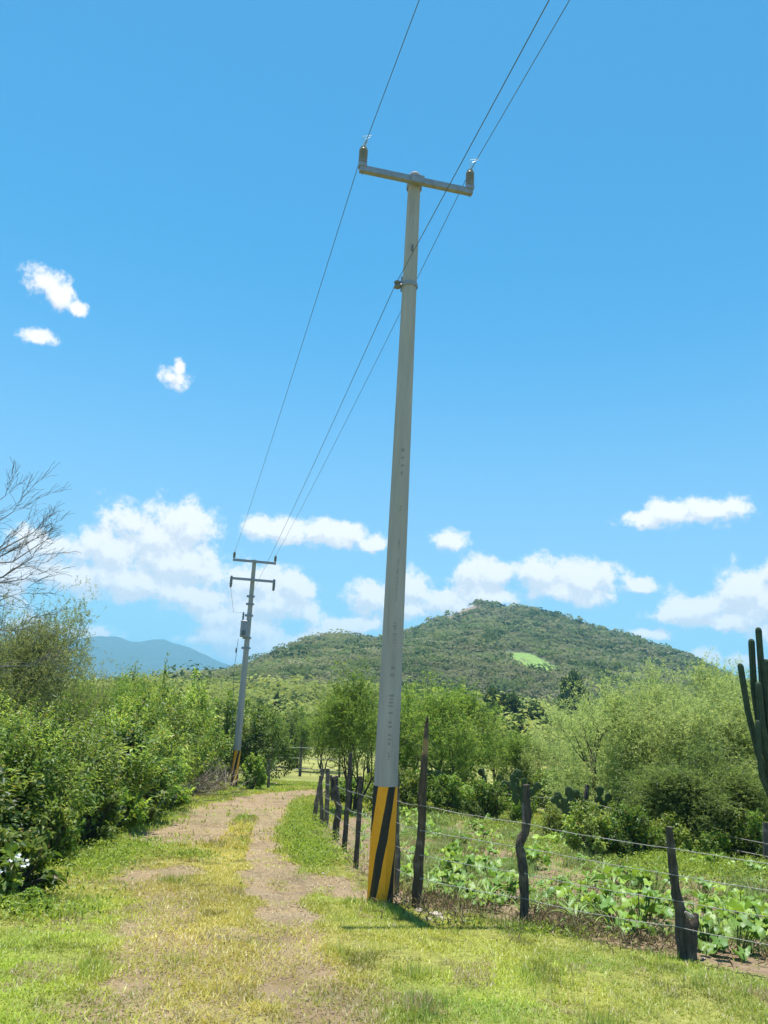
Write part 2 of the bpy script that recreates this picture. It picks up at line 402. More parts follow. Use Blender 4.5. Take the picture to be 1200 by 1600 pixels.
def bush_meshes(name, h, r, nshoot, nleaf, leafL, leafW, cols, droop=.5, seed=1, mat='leaf', skirt=105, tops=.0, lumps=7):
    R = np.random.default_rng(seed)
    ld = unit(R.normal(size=(lumps, 3)) + [0, 0, .25]); la = R.uniform(-.22, .36, lumps)
    nc = max(9, nshoot // 17)
    ct = np.cos(np.radians(((np.arange(nc) + R.random(nc)) / nc) ** .75 * skirt)); ph = np.arange(nc) * 2.4 + R.normal(0, .35, nc); st = np.sqrt(np.maximum(0, 1 - ct ** 2))
    CD = np.stack([st * np.cos(ph), st * np.sin(ph), ct], 1); ck = 1 + (np.exp(-((1 - CD @ ld.T) / .14)) * la).sum(1) + R.normal(0, .10, nc)
    ci = R.integers(0, nc, nshoot); sprd = R.normal(0, .21, (nshoot, 3)); D = unit(CD[ci] + sprd)
    k = ck[ci] * (1.04 - 1.5 * (sprd ** 2).sum(1)) + R.normal(0, .04, nshoot); cshade = R.uniform(.68, 1.3, nc)[ci]
    ct = D[:, 2]
    k += tops * (R.random(nshoot) < .12) * R.random(nshoot) * (ct > .4)
    zc = .42 * h
    tip = np.stack([D[:, 0] * r * k, D[:, 1] * r * k, np.maximum(.04, zc + D[:, 2] * (h - zc) * k * np.where(D[:, 2] < 0, .75, 1))], 1)
    q_ = np.percentile(np.hypot(tip[:, 0], tip[:, 1]), 92); tip[:, :2] *= r / q_; tip[:, 2] *= h / np.percentile(tip[:, 2], 97)
    base = np.stack([R.normal(0, .05 * r, nshoot), R.normal(0, .05 * r, nshoot), np.zeros(nshoot)], 1)
    idx = np.repeat(np.arange(nshoot), nleaf); n = len(idx)
    t = np.where(R.random(n) < .72, R.uniform(.72, 1.02, n), R.uniform(.3, .8, n))
    mid = base[idx] * .3 + tip[idx] * .7; mid[:, 2] = tip[idx, 2] * .62
    tt = t[:, None]
    P = (1 - tt) ** 2 * base[idx] + 2 * tt * (1 - tt) * mid + tt ** 2 * tip[idx] + R.normal(0, .045 * r, (n, 3))
    P[:, 2] = np.maximum(P[:, 2], .03)
    A = unit(D[idx] * .55 + R.normal(0, .55, (n, 3)) + np.array([0, 0, -droop]))
    Nn = unit(R.normal(0, .5, (n, 3)) + np.array([0, 0, 1.0]) + D[idx] * .5)
    sz_ = R.uniform(.6, 1.3, nshoot)[idx]; L = leafL * sz_ * R.uniform(.6, 1.3, n); W = leafW * sz_ * R.uniform(.7, 1.3, n)
    shade = (pick(cols, nshoot, .12, R) * cshade[:, None])[idx] * (1 + .2 * (R.random((n, 1)) * 2 - 1))
    yl_ = R.random(n) < .035; shade[yl_] = np.array([.40, .36, .08]) * R.uniform(.6, 1.1, (yl_.sum(), 1)); dl_ = R.random(n) < .02; shade[dl_] = np.array([.20, .13, .06]) * R.uniform(.6, 1.2, (dl_.sum(), 1))
    fol = leaf_mesh(name + '_foliage', P, A, Nn, L, W, shade, M[mat])
    mb = MB()
    for q in range(0, nshoot, max(1, nshoot // 36)):
        mb.tube([base[q], base[q] * .3 + tip[q] * .55 + [0, 0, .08 * h], tip[q] * .96], [.016 * r + .008, .011 * r + .004, .004], 5, cap=False)
    return fol, mb.mesh(name + '_stem', M['bark'], True)

def grow(R, p, d, L, r, depth, tubes, tips, spread=.55, up=.12, ratio=.72, kids=(2, 3), min_r=.006, wig=.22):
    pts = [p]; rad = [r]; n = 3
    for i in range(n):
        d = unit(d + R.normal(0, wig, 3) + np.array([0, 0, up * .6])); p = p + d * L / n
        pts.append(p); rad.append(max(min_r, r * (1 - .36 * (i + 1) / n)))
    tubes.append((pts, rad))
    if depth == 0:
        tips.append((pts[1], d)); tips.append((pts[2], d)); tips.append((pts[3], d)); return
    if depth <= 2: tips.append((pts[2], d))
    for k in range(R.integers(kids[0], kids[1] + 1)):
        a = unit(R.normal(size=3)); a = unit(a - d * (a @ d))
        nd = unit(d + a * spread * R.uniform(.7, 1.5) + np.array([0, 0, up]))
        grow(R, pts[-1] if k < 2 else pts[2], nd, L * ratio * R.uniform(.8, 1.2), rad[-1] * .78, depth - 1, tubes, tips, spread, up, ratio, kids, min_r, wig)

def feather_tree(name, h, r, stems, depth, cols, seed, spray=3, leaflets=14, lL=.10, lW=.012, sl=.42, stem_r=.06, lean=.45, flat=.0, droop=.25, bark='bark', mat='feather', fill=0, z0=.0, skirt=0, zs=(.12, .7)):
    """many-stemmed thorn tree: returns crown mesh and trunk mesh (trunk + limbs)"""
    R = np.random.default_rng(seed); tubes = []; tips = []
    for s in range(stems):
        a = 2 * PI * s / stems + R.uniform(-.5, .5)
        d = unit(np.array([math.cos(a) * lean, math.sin(a) * lean, 1.0]))
        grow(R, np.array([math.cos(a) * .12, math.sin(a) * .12, -.1]), d, h * .34, stem_r * R.uniform(.8, 1.2), depth, tubes, tips)
    P = np.array([t[0] for t in tips]); D = np.array([t[1] for t in tips])
    # fit the skeleton to the wanted height and radius
    sx = r / np.percentile(np.hypot(P[:, 0], P[:, 1]), 90); sz = (h * .93) / np.percentile(P[:, 2], 97)
    S = np.array([sx, sx, sz]); P = P * S; D = unit(D * S)
    mb = MB()
    for pts, rad in tubes: mb.tube([q * S for q in pts], rad, 6 if rad[0] > .03 else 4, cap=False)
    keep = P[:, 2] > h * (.22 + z0); P, D = P[keep], D[keep]
    if fill:
        e = R.integers(0, len(P), fill); P = np.concatenate([P, P[e] * R.uniform(.9, 1.06, (fill, 1)) + R.normal(0, .10 * r, (fill, 3))]); D = np.concatenate([D, D[e]])
    if skirt:
        a_ = R.uniform(0, 2 * PI, skirt); zz = R.uniform(*zs, skirt); pr_ = np.sqrt(np.clip(1 - ((zz - .5) / .62) ** 2, .1, 1)) * R.uniform(.62, 1.0, skirt) * (1 + .25 * (fbm(a_ * 1.6 + seed, zz * 4, 3) - .5) * 2)
        ks = R.random(skirt) < sstep(.36, .52, fbm(a_ * 2.2 + 3 * seed, zz * 5 + seed, 3)); a_, zz, pr_ = a_[ks], zz[ks], pr_[ks]
        P = np.concatenate([P, np.stack([np.cos(a_) * r * pr_, np.sin(a_) * r * pr_, zz * h], 1)]); D = np.concatenate([D, np.stack([np.cos(a_), np.sin(a_), .5 + 0 * a_], 1)])
    gap = .5 * (fbm(P[:, 0] / r * 2.2 + seed, P[:, 2] / h * 3.2 + 4, 2) + fbm(P[:, 1] / r * 2.2 + 9, P[:, 2] / h * 3.2 + seed, 2))
    kg = R.random(len(P)) < np.clip(sstep(.36, .54, gap) + .12, 0, 1); P, D = P[kg], D[kg]
    n = len(P) * spray; i = np.repeat(np.arange(len(P)), spray)
    sd = unit(D[i] * .7 + R.normal(0, .7, (n, 3)) + [0, 0, .15]); sp = P[i] + R.normal(0, .07 * r, (n, 3)); slen = sl * R.uniform(.6, 1.4, n)
    scol = pick(cols, n, .12, R)
    j = np.repeat(np.arange(n), leaflets); m = len(j); t = R.uniform(.05, 1, m)[:, None]
    LP = sp[j] + sd[j] * t * slen[j][:, None] - np.array([0, 0, 1]) * (t ** 2) * slen[j][:, None] * droop
    side = unit(np.cross(sd[j], R.normal(size=(m, 3)) * .4 + [0, 0, 1]) * np.where(R.random((m, 1)) < .5, 1, -1))
    A = unit(side + sd[j] * .7 + R.normal(0, .3, (m, 3)))
    Nn = unit(R.normal(0, .6, (m, 3)) + [0, 0, 1])
    LP[:, 2] = np.maximum(LP[:, 2], .05)
    crown = leaf_mesh(name + '_crown', LP, A, Nn, lL * R.uniform(.6, 1.4, m), lW * R.uniform(.7, 1.4, m), scol[j] * (1 + .18 * (R.random((m, 1)) * 2 - 1)), M[mat], lift=.1, droop=.05)
    return crown, mb.mesh(name + '_trunk', M[bark], True)

def plant_thing(name, meshes, parts, loc, rz=0, scale=1, **t):
    o = empty(name, loc, rz, scale)
    for me, pn in zip(meshes, parts): link(pn, me, o)
    return tag(o, **t)

exec_parts = []

# ================================================================== SETTING
def spread_axis(segs):
    """segs: (start, end, step0, step1) joined"""
    o = []
    for a, b, s0, s1 in segs:
        x = a
        while x < b - 1e-6:
            o.append(x); x += s0 + (s1 - s0) * (x - a) / (b - a)
    o.append(segs[-1][1]); return np.array(o)
pos = spread_axis([(7, 40, .12, 1.6), (40, 700, 1.8, 8), (700, 7000, 10, 900)])
xs = np.concatenate([-pos[::-1], spread_axis([(-7, 7, .075, .075)])[1:-1], pos])
ys = spread_axis([(-60, 3.5, 6, .2), (3.5, 16, .075, .075), (16, 45, .09, .5), (45, 720, .6, 7), (720, 7000, 10, 900)])
X, Y = np.meshgrid(xs, ys); nx, ny = len(xs), len(ys)
X, Y = X.ravel(), Y.ravel(); Z = terrain(X, Y)
dirt, field, yel = masks(X, Y)
near = (Y < 48)
dirt = np.where(near, dirt, 0); field = np.where(near, field, 0)
Z = Z - .045 * dirt * (Y < 40) + .03 * (fbm(X * 5, Y * 5, 3) - .5) * field
hillv = sstep(42, 52, Y)
d_r, par = seg_dist(X, Y, RIDGE); rz = np.interp(par, np.arange(len(RZ)), RZ)
hf = np.clip((Z + 4) / (rz + 8), 0, 1) * (Y > 90)
nn = fbm(X * .02, Y * .02, 4)
CLEAR = at(833, 1044, 430.)
def clearing(x, y): return sstep(1.15, .8, np.hypot((x - CL[0]) / 9.5, (y - CL[1] + KC * (x - CL[0])) / 32) + .5 * (fbm(x * .12, y * .08, 3) - .5))
# the clearing lies where its line of sight meets the slope
d0 = ray(833, 1040); tt = np.arange(150, 640, 1.0); pts = CAM + d0 * tt[:, None]
hit = np.argmax(terrain(pts[:, 0], pts[:, 1]) > pts[:, 2]); CL = pts[hit]
_e = 2.0; _z = lambda a, b: tz(a, b)
GXC = (_z(CL[0] + 6, CL[1]) - _z(CL[0] - 6, CL[1])) / 12; GYC = (_z(CL[0], CL[1] + 9) - _z(CL[0], CL[1] - 9)) / 18
KC = GXC / max(.06, GYC - (CL[2] - 1.65) / CL[1])
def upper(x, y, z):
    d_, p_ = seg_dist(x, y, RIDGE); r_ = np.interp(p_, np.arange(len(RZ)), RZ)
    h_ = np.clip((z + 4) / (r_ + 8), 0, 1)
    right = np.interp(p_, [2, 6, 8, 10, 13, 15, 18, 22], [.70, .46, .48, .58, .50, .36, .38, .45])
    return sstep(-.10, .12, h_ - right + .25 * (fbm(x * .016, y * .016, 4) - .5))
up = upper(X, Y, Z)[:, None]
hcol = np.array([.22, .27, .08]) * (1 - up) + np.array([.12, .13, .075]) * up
PK = far(728, 965, 615); PR = far(1050, 1022, 628); PKN = far(540, 1005, 490)
def rocky(x, y):
    s_ = 0
    for p_, wx, wy, a_ in ((PK, 26, 50, 1.0), (PR, 34, 40, .8), (PKN, 30, 40, .6)): s_ = np.maximum(s_, a_ * np.exp(-(((x - p_[0]) / wx) ** 2 + ((y - p_[1]) / wy) ** 2)))
    return np.clip(s_ * 1.3, 0, 1) * sstep(.38, .54, fbm(x * .07 + 3, y * .05, 3))
rock = (.95 * rocky(X, Y) * (Y > 200))[:, None]
hcol = hcol * (1 - rock) + np.array([.27, .21, .155]) * rock
cl = clearing(X, Y)[:, None]; hcol = hcol * (1 - cl) + np.array([.19, .29, .08]) * cl
mead = (sstep(118, 92, Y + 25 * (nn - .5)))[:, None]
mcol = np.array([.24, .24, .075]) * (.8 + .5 * nn[:, None])
hcol = hcol * (1 - mead) + mcol * mead
V = np.stack([X, Y, Z], 1)
i0 = (np.arange(ny - 1)[:, None] * nx + np.arange(nx - 1)[None]).ravel()
Q = np.stack([i0, i0 + 1, i0 + nx + 1, i0 + nx], 1)
fd = dirt[Q].mean(1); ff = field[Q].mean(1); fy = Y[Q].mean(1)
cls = np.where(fy > 95, 3, np.where(ff > .5, 2, np.where(fd > .5, 1, 0)))
for k, nm in enumerate(('ground', 'dirt_track', 'field_soil', 'hills')):
    q = Q[cls == k]; u, inv = np.unique(q, return_inverse=True)
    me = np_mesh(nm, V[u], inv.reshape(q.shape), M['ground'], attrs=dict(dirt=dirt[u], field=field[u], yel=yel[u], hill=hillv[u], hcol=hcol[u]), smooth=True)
    tag(link(nm, me), kind='structure')

# distant blue mountain
MPX = [(-300, 1040), (-150, 1020), (-40, 1035), (60, 1022), (120, 1006), (150, 1001), (185, 1002), (205, 1010), (222, 1010), (240, 1006), (256, 1006), (270, 1014), (285, 1026), (310, 1040), (335, 1051), (375, 1064), (450, 1085)]
MR = [far(a, b, 4300 + 3 * abs(a - 200)) for a, b in MPX]
MZ = np.array([p[2] for p in MR]) + 26
gx = np.arange(-4200, 300, 24.); gy = np.arange(2700, 5900, 32.)
GX, GY = np.meshgrid(gx, gy); mx_, my_ = len(gx), len(gy); GX, GY = GX.ravel(), GY.ravel()
dm, pm_ = seg_dist(GX, GY, MR); hm = np.interp(pm_, np.arange(len(MZ)), MZ) + 4
sm = np.clip(1 - dm / 1250, 0, 1) ** 1.3
GZ = -8 + (hm + 4) * sm + sstep(10, 200, dm) * sm * 90 * (fbm(GX * .003, GY * .003, 4) - .5)
i0 = (np.arange(my_ - 1)[:, None] * mx_ + np.arange(mx_ - 1)[None]).ravel()
m, nt = new_mat('mountain_forest')
tcn = N(nt, 'TexCoord'); nz_ = N(nt, 'TexNoise', inp={'Scale': .05, 'Detail': 6}); nt.links.new(tcn.outputs['Object'], nz_.inputs['Vector'])
bs = N(nt, 'BsdfPrincipled', inp={'Roughness': 1.0, 'Specular IOR Level': 0.0}); nt.links.new(ramp(nt, nz_.outputs[0], [(.35, (.035, .05, .03)), (.65, (.08, .10, .055))]), bs.inputs['Base Color'])
out(nt, bs.outputs[0])
tag(link('mountain', np_mesh('mountain', np.stack([GX, GY, GZ], 1), np.stack([i0, i0 + 1, i0 + mx_ + 1, i0 + mx_], 1), m, smooth=True)), kind='structure')

# ------------------------------------------------------------------ hill woodland: one mass nobody could count
def woodland():
    R = np.random.default_rng(11); Vs = []; Ts = []; Cs = []; off = 0
    for r0_, r1_, cell, K, ls in ((88, 170, 3.4, 130, .52), (170, 300, 4.2, 80, .9), (300, 480, 4.7, 40, 1.4), (480, 760, 4.6, 19, 2.0)):
        gx = np.arange(-.60 * r1_, .78 * r1_, cell); gy = np.arange(.6 * r0_, r1_, cell)
        A, B = np.meshgrid(gx, gy); A = A.ravel() + R.uniform(-.5, .5, A.size) * cell; B = B.ravel() + R.uniform(-.5, .5, B.size) * cell
        rr = np.hypot(A, B); az = np.degrees(np.arctan2(A, B))
        k = (rr >= r0_) & (rr < r1_) & (az > -30) & (az < 37) & (B > 80)
        A, B = A[k], B[k]
        d_, p_ = seg_dist(A, B, RIDGE); rd = np.interp(p_, np.arange(len(RIDGE)), [math.hypot(q[0], q[1]) for q in RIDGE])
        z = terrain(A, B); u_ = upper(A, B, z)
        dens = fbm(A * .045 + 7, B * .045, 3)
        k = (np.hypot(A, B) < rd + 22) & (clearing(A, B) < .12) & (R.random(len(A)) > .75 * rocky(A, B)) & (R.random(len(A)) < np.clip(.95 + 1.1 * (dens - .4), .8, 1) )
        k &= ~((np.hypot(A, B) < 105) & (A > -14) & (A < 3))
        A, B, z, u_ = A[k], B[k], z[k], u_[k]; n = len(A)
        size = np.exp(R.normal(-.06, .27, n)).clip(.5, 1.7) * (1.0 - .12 * u_) * np.where(R.random(n) < .08, 1.35, 1)
        rad = np.where(np.hypot(A, B) < 480, 4.1, 3.3) * size; hh = np.where(np.hypot(A, B) < 480, 3.8, 3.3) * size
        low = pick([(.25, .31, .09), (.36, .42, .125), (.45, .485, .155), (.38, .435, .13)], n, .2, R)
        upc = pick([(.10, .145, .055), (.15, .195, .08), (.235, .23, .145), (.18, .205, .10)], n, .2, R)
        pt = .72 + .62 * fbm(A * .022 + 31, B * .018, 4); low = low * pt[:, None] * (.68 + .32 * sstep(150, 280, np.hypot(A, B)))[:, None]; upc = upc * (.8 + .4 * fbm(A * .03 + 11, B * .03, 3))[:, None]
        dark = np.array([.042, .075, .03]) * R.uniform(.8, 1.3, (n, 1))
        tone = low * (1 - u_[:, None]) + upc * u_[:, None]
        isd = (R.random(n) < np.where(fbm(A * .03, B * .03 + 50, 3) > .58, .30, .05) * (1 - .6 * u_))
        tone = np.where(isd[:, None], dark, tone); hh = np.where(isd, hh * 1.15, hh)
        i = np.repeat(np.arange(n), K); m_ = len(i)
        ct = R.uniform(-.25, 1, m_); ph = R.uniform(0, 2 * PI, m_); st = np.sqrt(1 - ct ** 2)
        D = np.stack([st * np.cos(ph), st * np.sin(ph), ct], 1)
        kk = R.uniform(.72, 1.12, m_)
        P = np.stack([A[i] + D[:, 0] * rad[i] * kk, B[i] + D[:, 1] * rad[i] * kk, z[i] + hh[i] * (.5 + .5 * D[:, 2] * kk)], 1)
        Nn = unit(D + R.normal(0, .32, (m_, 3)) + [0, 0, .6]); Ax = unit(np.cross(Nn, R.normal(size=(m_, 3))))
        Lf = ls * R.uniform(.7, 1.3, m_) * np.sqrt(size[i])
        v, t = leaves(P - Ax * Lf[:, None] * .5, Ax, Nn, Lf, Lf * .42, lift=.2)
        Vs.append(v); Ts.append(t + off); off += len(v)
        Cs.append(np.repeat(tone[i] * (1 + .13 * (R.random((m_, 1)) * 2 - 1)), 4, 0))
    return np_mesh('woodland', np.concatenate(Vs), np.concatenate(Ts), M['scrub'], np.concatenate(Cs))
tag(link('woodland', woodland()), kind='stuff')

# ------------------------------------------------------------------ short grass and weeds
GREEN = [(.17, .25, .025), (.29, .40, .04), (.39, .49, .06), (.46, .53, .08)]
YELLOW = [(.38, .34, .06), (.52, .43, .10), (.60, .48, .15), (.52, .40, .15)]
def blades(name, n, xr, yr, hfun, wid, dens, seed, lean=.8, cols=None):
    R = np.random.default_rng(seed)
    x = R.uniform(*xr, n); y = yr[0] + (yr[1] - yr[0]) * R.random(n) ** 1.35
    p = np.stack([x, y, base_z(y)], 1); k = in_view(p, .12); x, y = x[k], y[k]
    dt, fl, ye = masks(x, y)
    clump = fbm(x * 3.1, y * 3.1 + 4, 3)
    k = R.random(len(x)) < dens(x, y, dt, fl, ye) * (.25 + .75 * sstep(.22, .5, clump))
    x, y, ye, clump = x[k], y[k], ye[k], clump[k]; n = len(x); z = terrain(x, y) - .005
    h = hfun(x, y, R) * R.uniform(.5, 1.3, n) * (.6 + .9 * clump)
    az = R.uniform(0, 2 * PI, n); d = np.stack([np.cos(az), np.sin(az), np.zeros(n)], 1)
    top = np.stack([x, y, z], 1) + d * (h * R.uniform(.15, 1, n) * lean)[:, None]; top[:, 2] += h
    wv = np.cross(d, [0, 0, 1.0]); a2 = R.uniform(-.6, .6, n)[:, None]; wv = unit(wv + d * a2) * (wid(y) * R.uniform(.6, 1.3, n))[:, None]
    P = np.stack([x, y, z], 1)
    Vv = np.stack([P - wv, P + wv, top], 1).reshape(-1, 3)
    g = pick(cols[0], n, .15, R); yl = pick(cols[1], n, .15, R)
    c = g * (1 - ye[:, None]) + yl * ye[:, None]
    tone = .62 + .75 * fbm(x * 1.1 + 40, y * .9, 4) ; cool = sstep(.52, .68, fbm(x * .9 + 80, y * .7 + 11, 3))[:, None] * (1 - ye[:, None])
    c = c * (1 - cool * .55) + np.array([.20, .31, .07]) * cool * .55
    tuft = sstep(.66, .74, fbm(x * 2.6 + 5, y * 2.6, 3))
    c = c * (tone * (1 - .38 * tuft))[:, None]
    dryb = sstep(.60, .70, fbm(x * 2.2 + 60, y * 1.8 + 3, 3)); kd = R.random(n) < dryb * .6; c[kd] = np.array([.42, .34, .18]) * R.uniform(.7, 1.1, (kd.sum(), 1))
    straw = R.random(n) < .07; c[straw] = np.array([.50, .44, .26]) * R.uniform(.7, 1.1, (straw.sum(), 1))
    return np_mesh(name, Vv, np.arange(3 * n).reshape(-1, 3), M['blade'], np.repeat(c, 3, 0))
def dens1(x, y, dt, fl, ye):
    edge = sstep(.85, .15, dt)
    return np.clip(edge * .95 + .05 * (dt < .85) + .16 * sstep(.55, .72, fbm(x * 3.7 + 12, y * 2.9, 3)), 0, 1) * (1 - fl * .93)
gr = blades('grass', 900000, (-6.5, 8.5), (4.6, 15), lambda x, y, R: np.full(len(x), .026), lambda y: (.0036 + .00036 * y), dens1, 21, 1.5, (GREEN, YELLOW))
tag(link('grass', gr), kind='stuff')
gr2 = blades('grass', 160000, (-9, 6), (14, 46), lambda x, y, R: np.full(len(x), .07), lambda y: .006 + .0007 * y, dens1, 22, 1.0, (GREEN, YELLOW))
tag(link('grass', gr2), kind='stuff')

lt_ = blades('dry_litter', 150000, (-5, 4), (4.6, 24), lambda x, y, R: np.full(len(x), .010), lambda y: .0022 + .00035 * y, lambda x, y, dt, fl, ye: sstep(.2, .6, dt) * (1 - fl) * .55, 27, 5.0, ([(.30, .24, .13), (.48, .40, .24), (.58, .50, .33)], [(.40, .33, .17), (.56, .48, .27)]))
tag(link('dry_litter', lt_), kind='stuff')
tf = blades('grass_tufts', 260000, (-6.5, 8.5), (4.6, 17), lambda x, y, R: np.full(len(x), .085), lambda y: (.0028 + .0003 * y), lambda x, y, dt, fl, ye: (1 - fl) * sstep(.75, .3, dt) * sstep(.63, .72, fbm(x * 2.1 + 70, y * 1.9 + 7, 3)), 29, .9, ([(.13, .22, .03), (.24, .35, .05), (.36, .45, .07)], [(.34, .36, .07), (.46, .44, .11)]))
tag(link('grass_tufts', tf), kind='stuff')
FW = [(.15, .23, .07), (.24, .33, .11), (.33, .42, .14)]
fw = blades('field_weeds', 150000, (.3, 11), (7.5, 27), lambda x, y, R: np.full(len(x), .17), lambda y: .003 + .0005 * y, lambda x, y, dt, fl, ye: fl * sstep(.44, .62, fbm(x * 1.6 + 20, y * 1.3, 3)), 25, .9, (FW, [(.30, .30, .12), (.38, .34, .16)]))
tag(link('field_weeds', fw), kind='stuff')
def weed_mesh(name, spots, seed, cols, hl, lw, mat='leaf'):
    """loose low weeds: (x, y, spread_x, spread_y, n, height)"""
    R = np.random.default_rng(seed); Vs = []; Ts = []; Cs = []; off = 0
    for (x, y, sx, sy, n, h) in spots:
        px_ = x + R.normal(0, .5, n) * sx; py_ = y + R.normal(0, .5, n) * sy
        st = fbm(px_ * 2.3, py_ * 2.3 + 8, 3); k = R.random(n) < sstep(.3, .6, st); px_, py_, st = px_[k], py_[k], st[k]; n = len(px_)
        kd = masks(px_, py_)[0] < .45; px_, py_, st = px_[kd], py_[kd], st[kd]; n = len(px_)
        z = terrain(px_, py_); hh = h * (.4 + 1.1 * st) * R.random(n) ** .7
        P = np.stack([px_, py_, z + hh], 1)
        A = unit(R.normal(0, .8, (n, 3)) + [0, 0, .5]); Nn = unit(R.normal(0, .5, (n, 3)) + [0, 0, 1])
        v, t = leaves(P, A, Nn, hl * R.uniform(.6, 1.5, n), lw * R.uniform(.6, 1.4, n))
        Vs.append(v); Ts.append(t + off); off += len(v); Cs.append(np.repeat(pick(cols, n, .2, R), 4, 0))
    return np_mesh(name, np.concatenate(Vs), np.concatenate(Ts), M[mat], np.concatenate(Cs))
def W(px, py): g = gnd(px, py); return g[0], g[1]
WC = [(.15, .22, .035), (.27, .37, .05), (.40, .48, .075)]
spots = [(*W(470, 1285), .7, 3.2, 2600, .22), (*W(468, 1320), .8, 3.0, 3000, .24), (*W(490, 1345), .7, 2.0, 1800, .15), (*W(470, 1265), .8, 5, 1500, .3),
         (*W(225, 1315), .8, 2.6, 2500, .18), (*W(300, 1262), .5, 5, 500, .12), (*W(130, 1350), 1.0, 1.6, 2200, .16), (*W(60, 1420), .7, 1.0, 1200, .14),
         (*W(640, 1225), 1.6, 2, 1400, .3), (*W(400, 1218), 1.6, 3, 1500, .25), (*W(300, 1340), .5, .5, 260, .08), (*W(860, 1455), 1.2, .35, 700, .06),
         (*W(1150, 1375), 2.4, 1.8, 5200, .30), (*W(1100, 1362), 1.6, 1.2, 2200, .26), (*W(1010, 1350), 1.4, .8, 1200, .22), (*W(545, 1240), .9, 3, 1100, .3),
         (*W(700, 1275), 2.2, 1.6, 2200, .35), (*W(800, 1300), 2.2, 1.6, 2200, .30), (*W(850, 1330), 1.8, 1.6, 1600, .2)]
tag(link('weeds', weed_mesh('weeds', [(a, b, c_, d_, int(e * 2.6), f_ * .85) for a, b, c_, d_, e, f_ in spots], 31, WC, .042, .010)), kind='stuff')
BR = [(.10, .075, .05), (.20, .15, .095), (.33, .26, .17)]
dsp = []
for a, b, n in ((6, 7, 1500), (7, 8, 1400), (8, 9, 1000), (4, 6, 500)):
    for t in np.linspace(0, 1, 7):
        q = FENCE[a] * (1 - t) + FENCE[b] * t; dsp.append((q[0] + .05, q[1] + .12, .7, .35, n // 7, .10))
for k in range(60):
    px_, py_ = rng.uniform(640, 1180), rng.uniform(1290, 1470); dsp.append((*W(px_, py_), .5, .5, 55, .08))
tag(link('dry_stubble', weed_mesh('dry_stubble', dsp, 33, BR, .09, .006, 'straw')), kind='stuff')
# twigs, clods and pebbles on the bare soil
def pebbles():
    R = np.random.default_rng(5); n = 6000
    x = R.uniform(-4, 5, n); y = 4.8 + 16 * R.random(n) ** 1.6
    dt, fl, ye = masks(x, y); k = R.random(n) < np.maximum(sstep(.35, .8, dt), fl * .9) * .55 + .02; x, y = x[k], y[k]; n = len(x)
    s = .004 + .012 * R.random(n) ** 4; z = terrain(x, y) - .045 * masks(x, y)[0] + s * .3
    O = np.array([[1, 0, 0], [0, 1, 0], [-1, 0, 0], [0, -1, 0], [0, 0, .55], [0, 0, -.55]])
    Vv = np.stack([x, y, z], 1)[:, None] + O[None] * s[:, None, None] * R.uniform(.6, 1.4, (n, 6, 1))
    Tt = np.array([[0, 1, 4], [1, 2, 4], [2, 3, 4], [3, 0, 4], [1, 0, 5], [2, 1, 5], [3, 2, 5], [0, 3, 5]])
    c = pick([(.24, .18, .12), (.34, .26, .18), (.50, .42, .33)], n, .15, R)
    return np_mesh('gravel', Vv.reshape(-1, 3), (np.arange(n)[:, None, None] * 6 + Tt).reshape(-1, 3), M['straw'], np.repeat(c, 6, 0))
tag(link('gravel', pebbles()), kind='stuff')

# ================================================================== POLES
def octa(zs, rs, rot): return [(0, 0, z) for z in zs], rs
B1 = gnd(594, 1409); B2 = gnd(365, 1229)
T1 = at(652, 276, B1[1]); H1 = T1[2] - B1[2]
H2 = at(399, 875, B2[1])[2] - B2[2]
LINE = unit(np.array([B2[0] - B1[0], B2[1] - B1[1], 0])); ARM = np.array([-LINE[1] * -1, -LINE[0], 0]); ARM = np.array([LINE[1], -LINE[0], 0])
OROT = math.radians(22.5 - 6)
def pole(loc, H, rb, rt, hb, label, group):
    o = tag(empty('utility_pole', loc), label, 'utility pole', group)
    rr = lambda z: rb + (rt - rb) * z / H
    k = 1 / math.cos(PI / 8)
    MB().tube([(0, 0, z) for z in (-.15, hb, H * .5, H)], [rr(z) * k for z in (-.15, hb, H * .5, H)], 8, rot=OROT + PI / 2).build('shaft', M['concrete'], o)
    zs = np.linspace(-.1, hb, 9)
    MB().tube([(0, 0, z) for z in zs], [rr(z) * k + .003 for z in zs], 8, rot=OROT + PI / 2).build('painted_band', M['stripe'], o)
    return o, rr
def arm_mb(z, half, r=.04, sh=.045, off=(0, 0, 0)):
    b = MB(); ax = np.stack([ARM, LINE, [0, 0, 1.0]]); b.box(np.array([0, 0, z]) + off, (half, r, sh), ax); return b
def insulator(o, p, s=1.0, flip=1):
    prof = [(.02, -.03), (.05, 0), (.062, .012)]
    z = .012
    for k in range(5): prof += [(.060, z + .008), (.066, z + .022), (.060, z + .036), (.049, z + .040)]; z += .044
    prof += [(.05, z + .012), (.034, z + .03), (.012, z + .034)]
    i = MB().lathe([(r * s, zz * s * flip) for r, zz in (prof if flip > 0 else prof)], 16).build('insulator', M['porcelain'], o, loc=tuple(p))
    MB().tube([(0, 0, -.18 * s), (0, 0, .0)], .012 * s, 6).build('pin', M['steel'], i)
    t = MB(); t.lathe([(.040 * s, .243 * s), (.050 * s, .249 * s), (.050 * s, .262 * s), (.040 * s, .268 * s)], 12)
    for q in range(4):
        a = q * PI / 4 - .4; t.tube([(0, 0, .26 * s), (.05 * math.cos(a), -.06 - .01 * q, .29 * s + .03 * q), (.05 + .02 * q, -.07, (.33 + .03 * q) * s)], .0035 * s, 4)
    t.build('tie_wire', M['tie'], i)
    return np.array(p) + [0, 0, .262 * s]
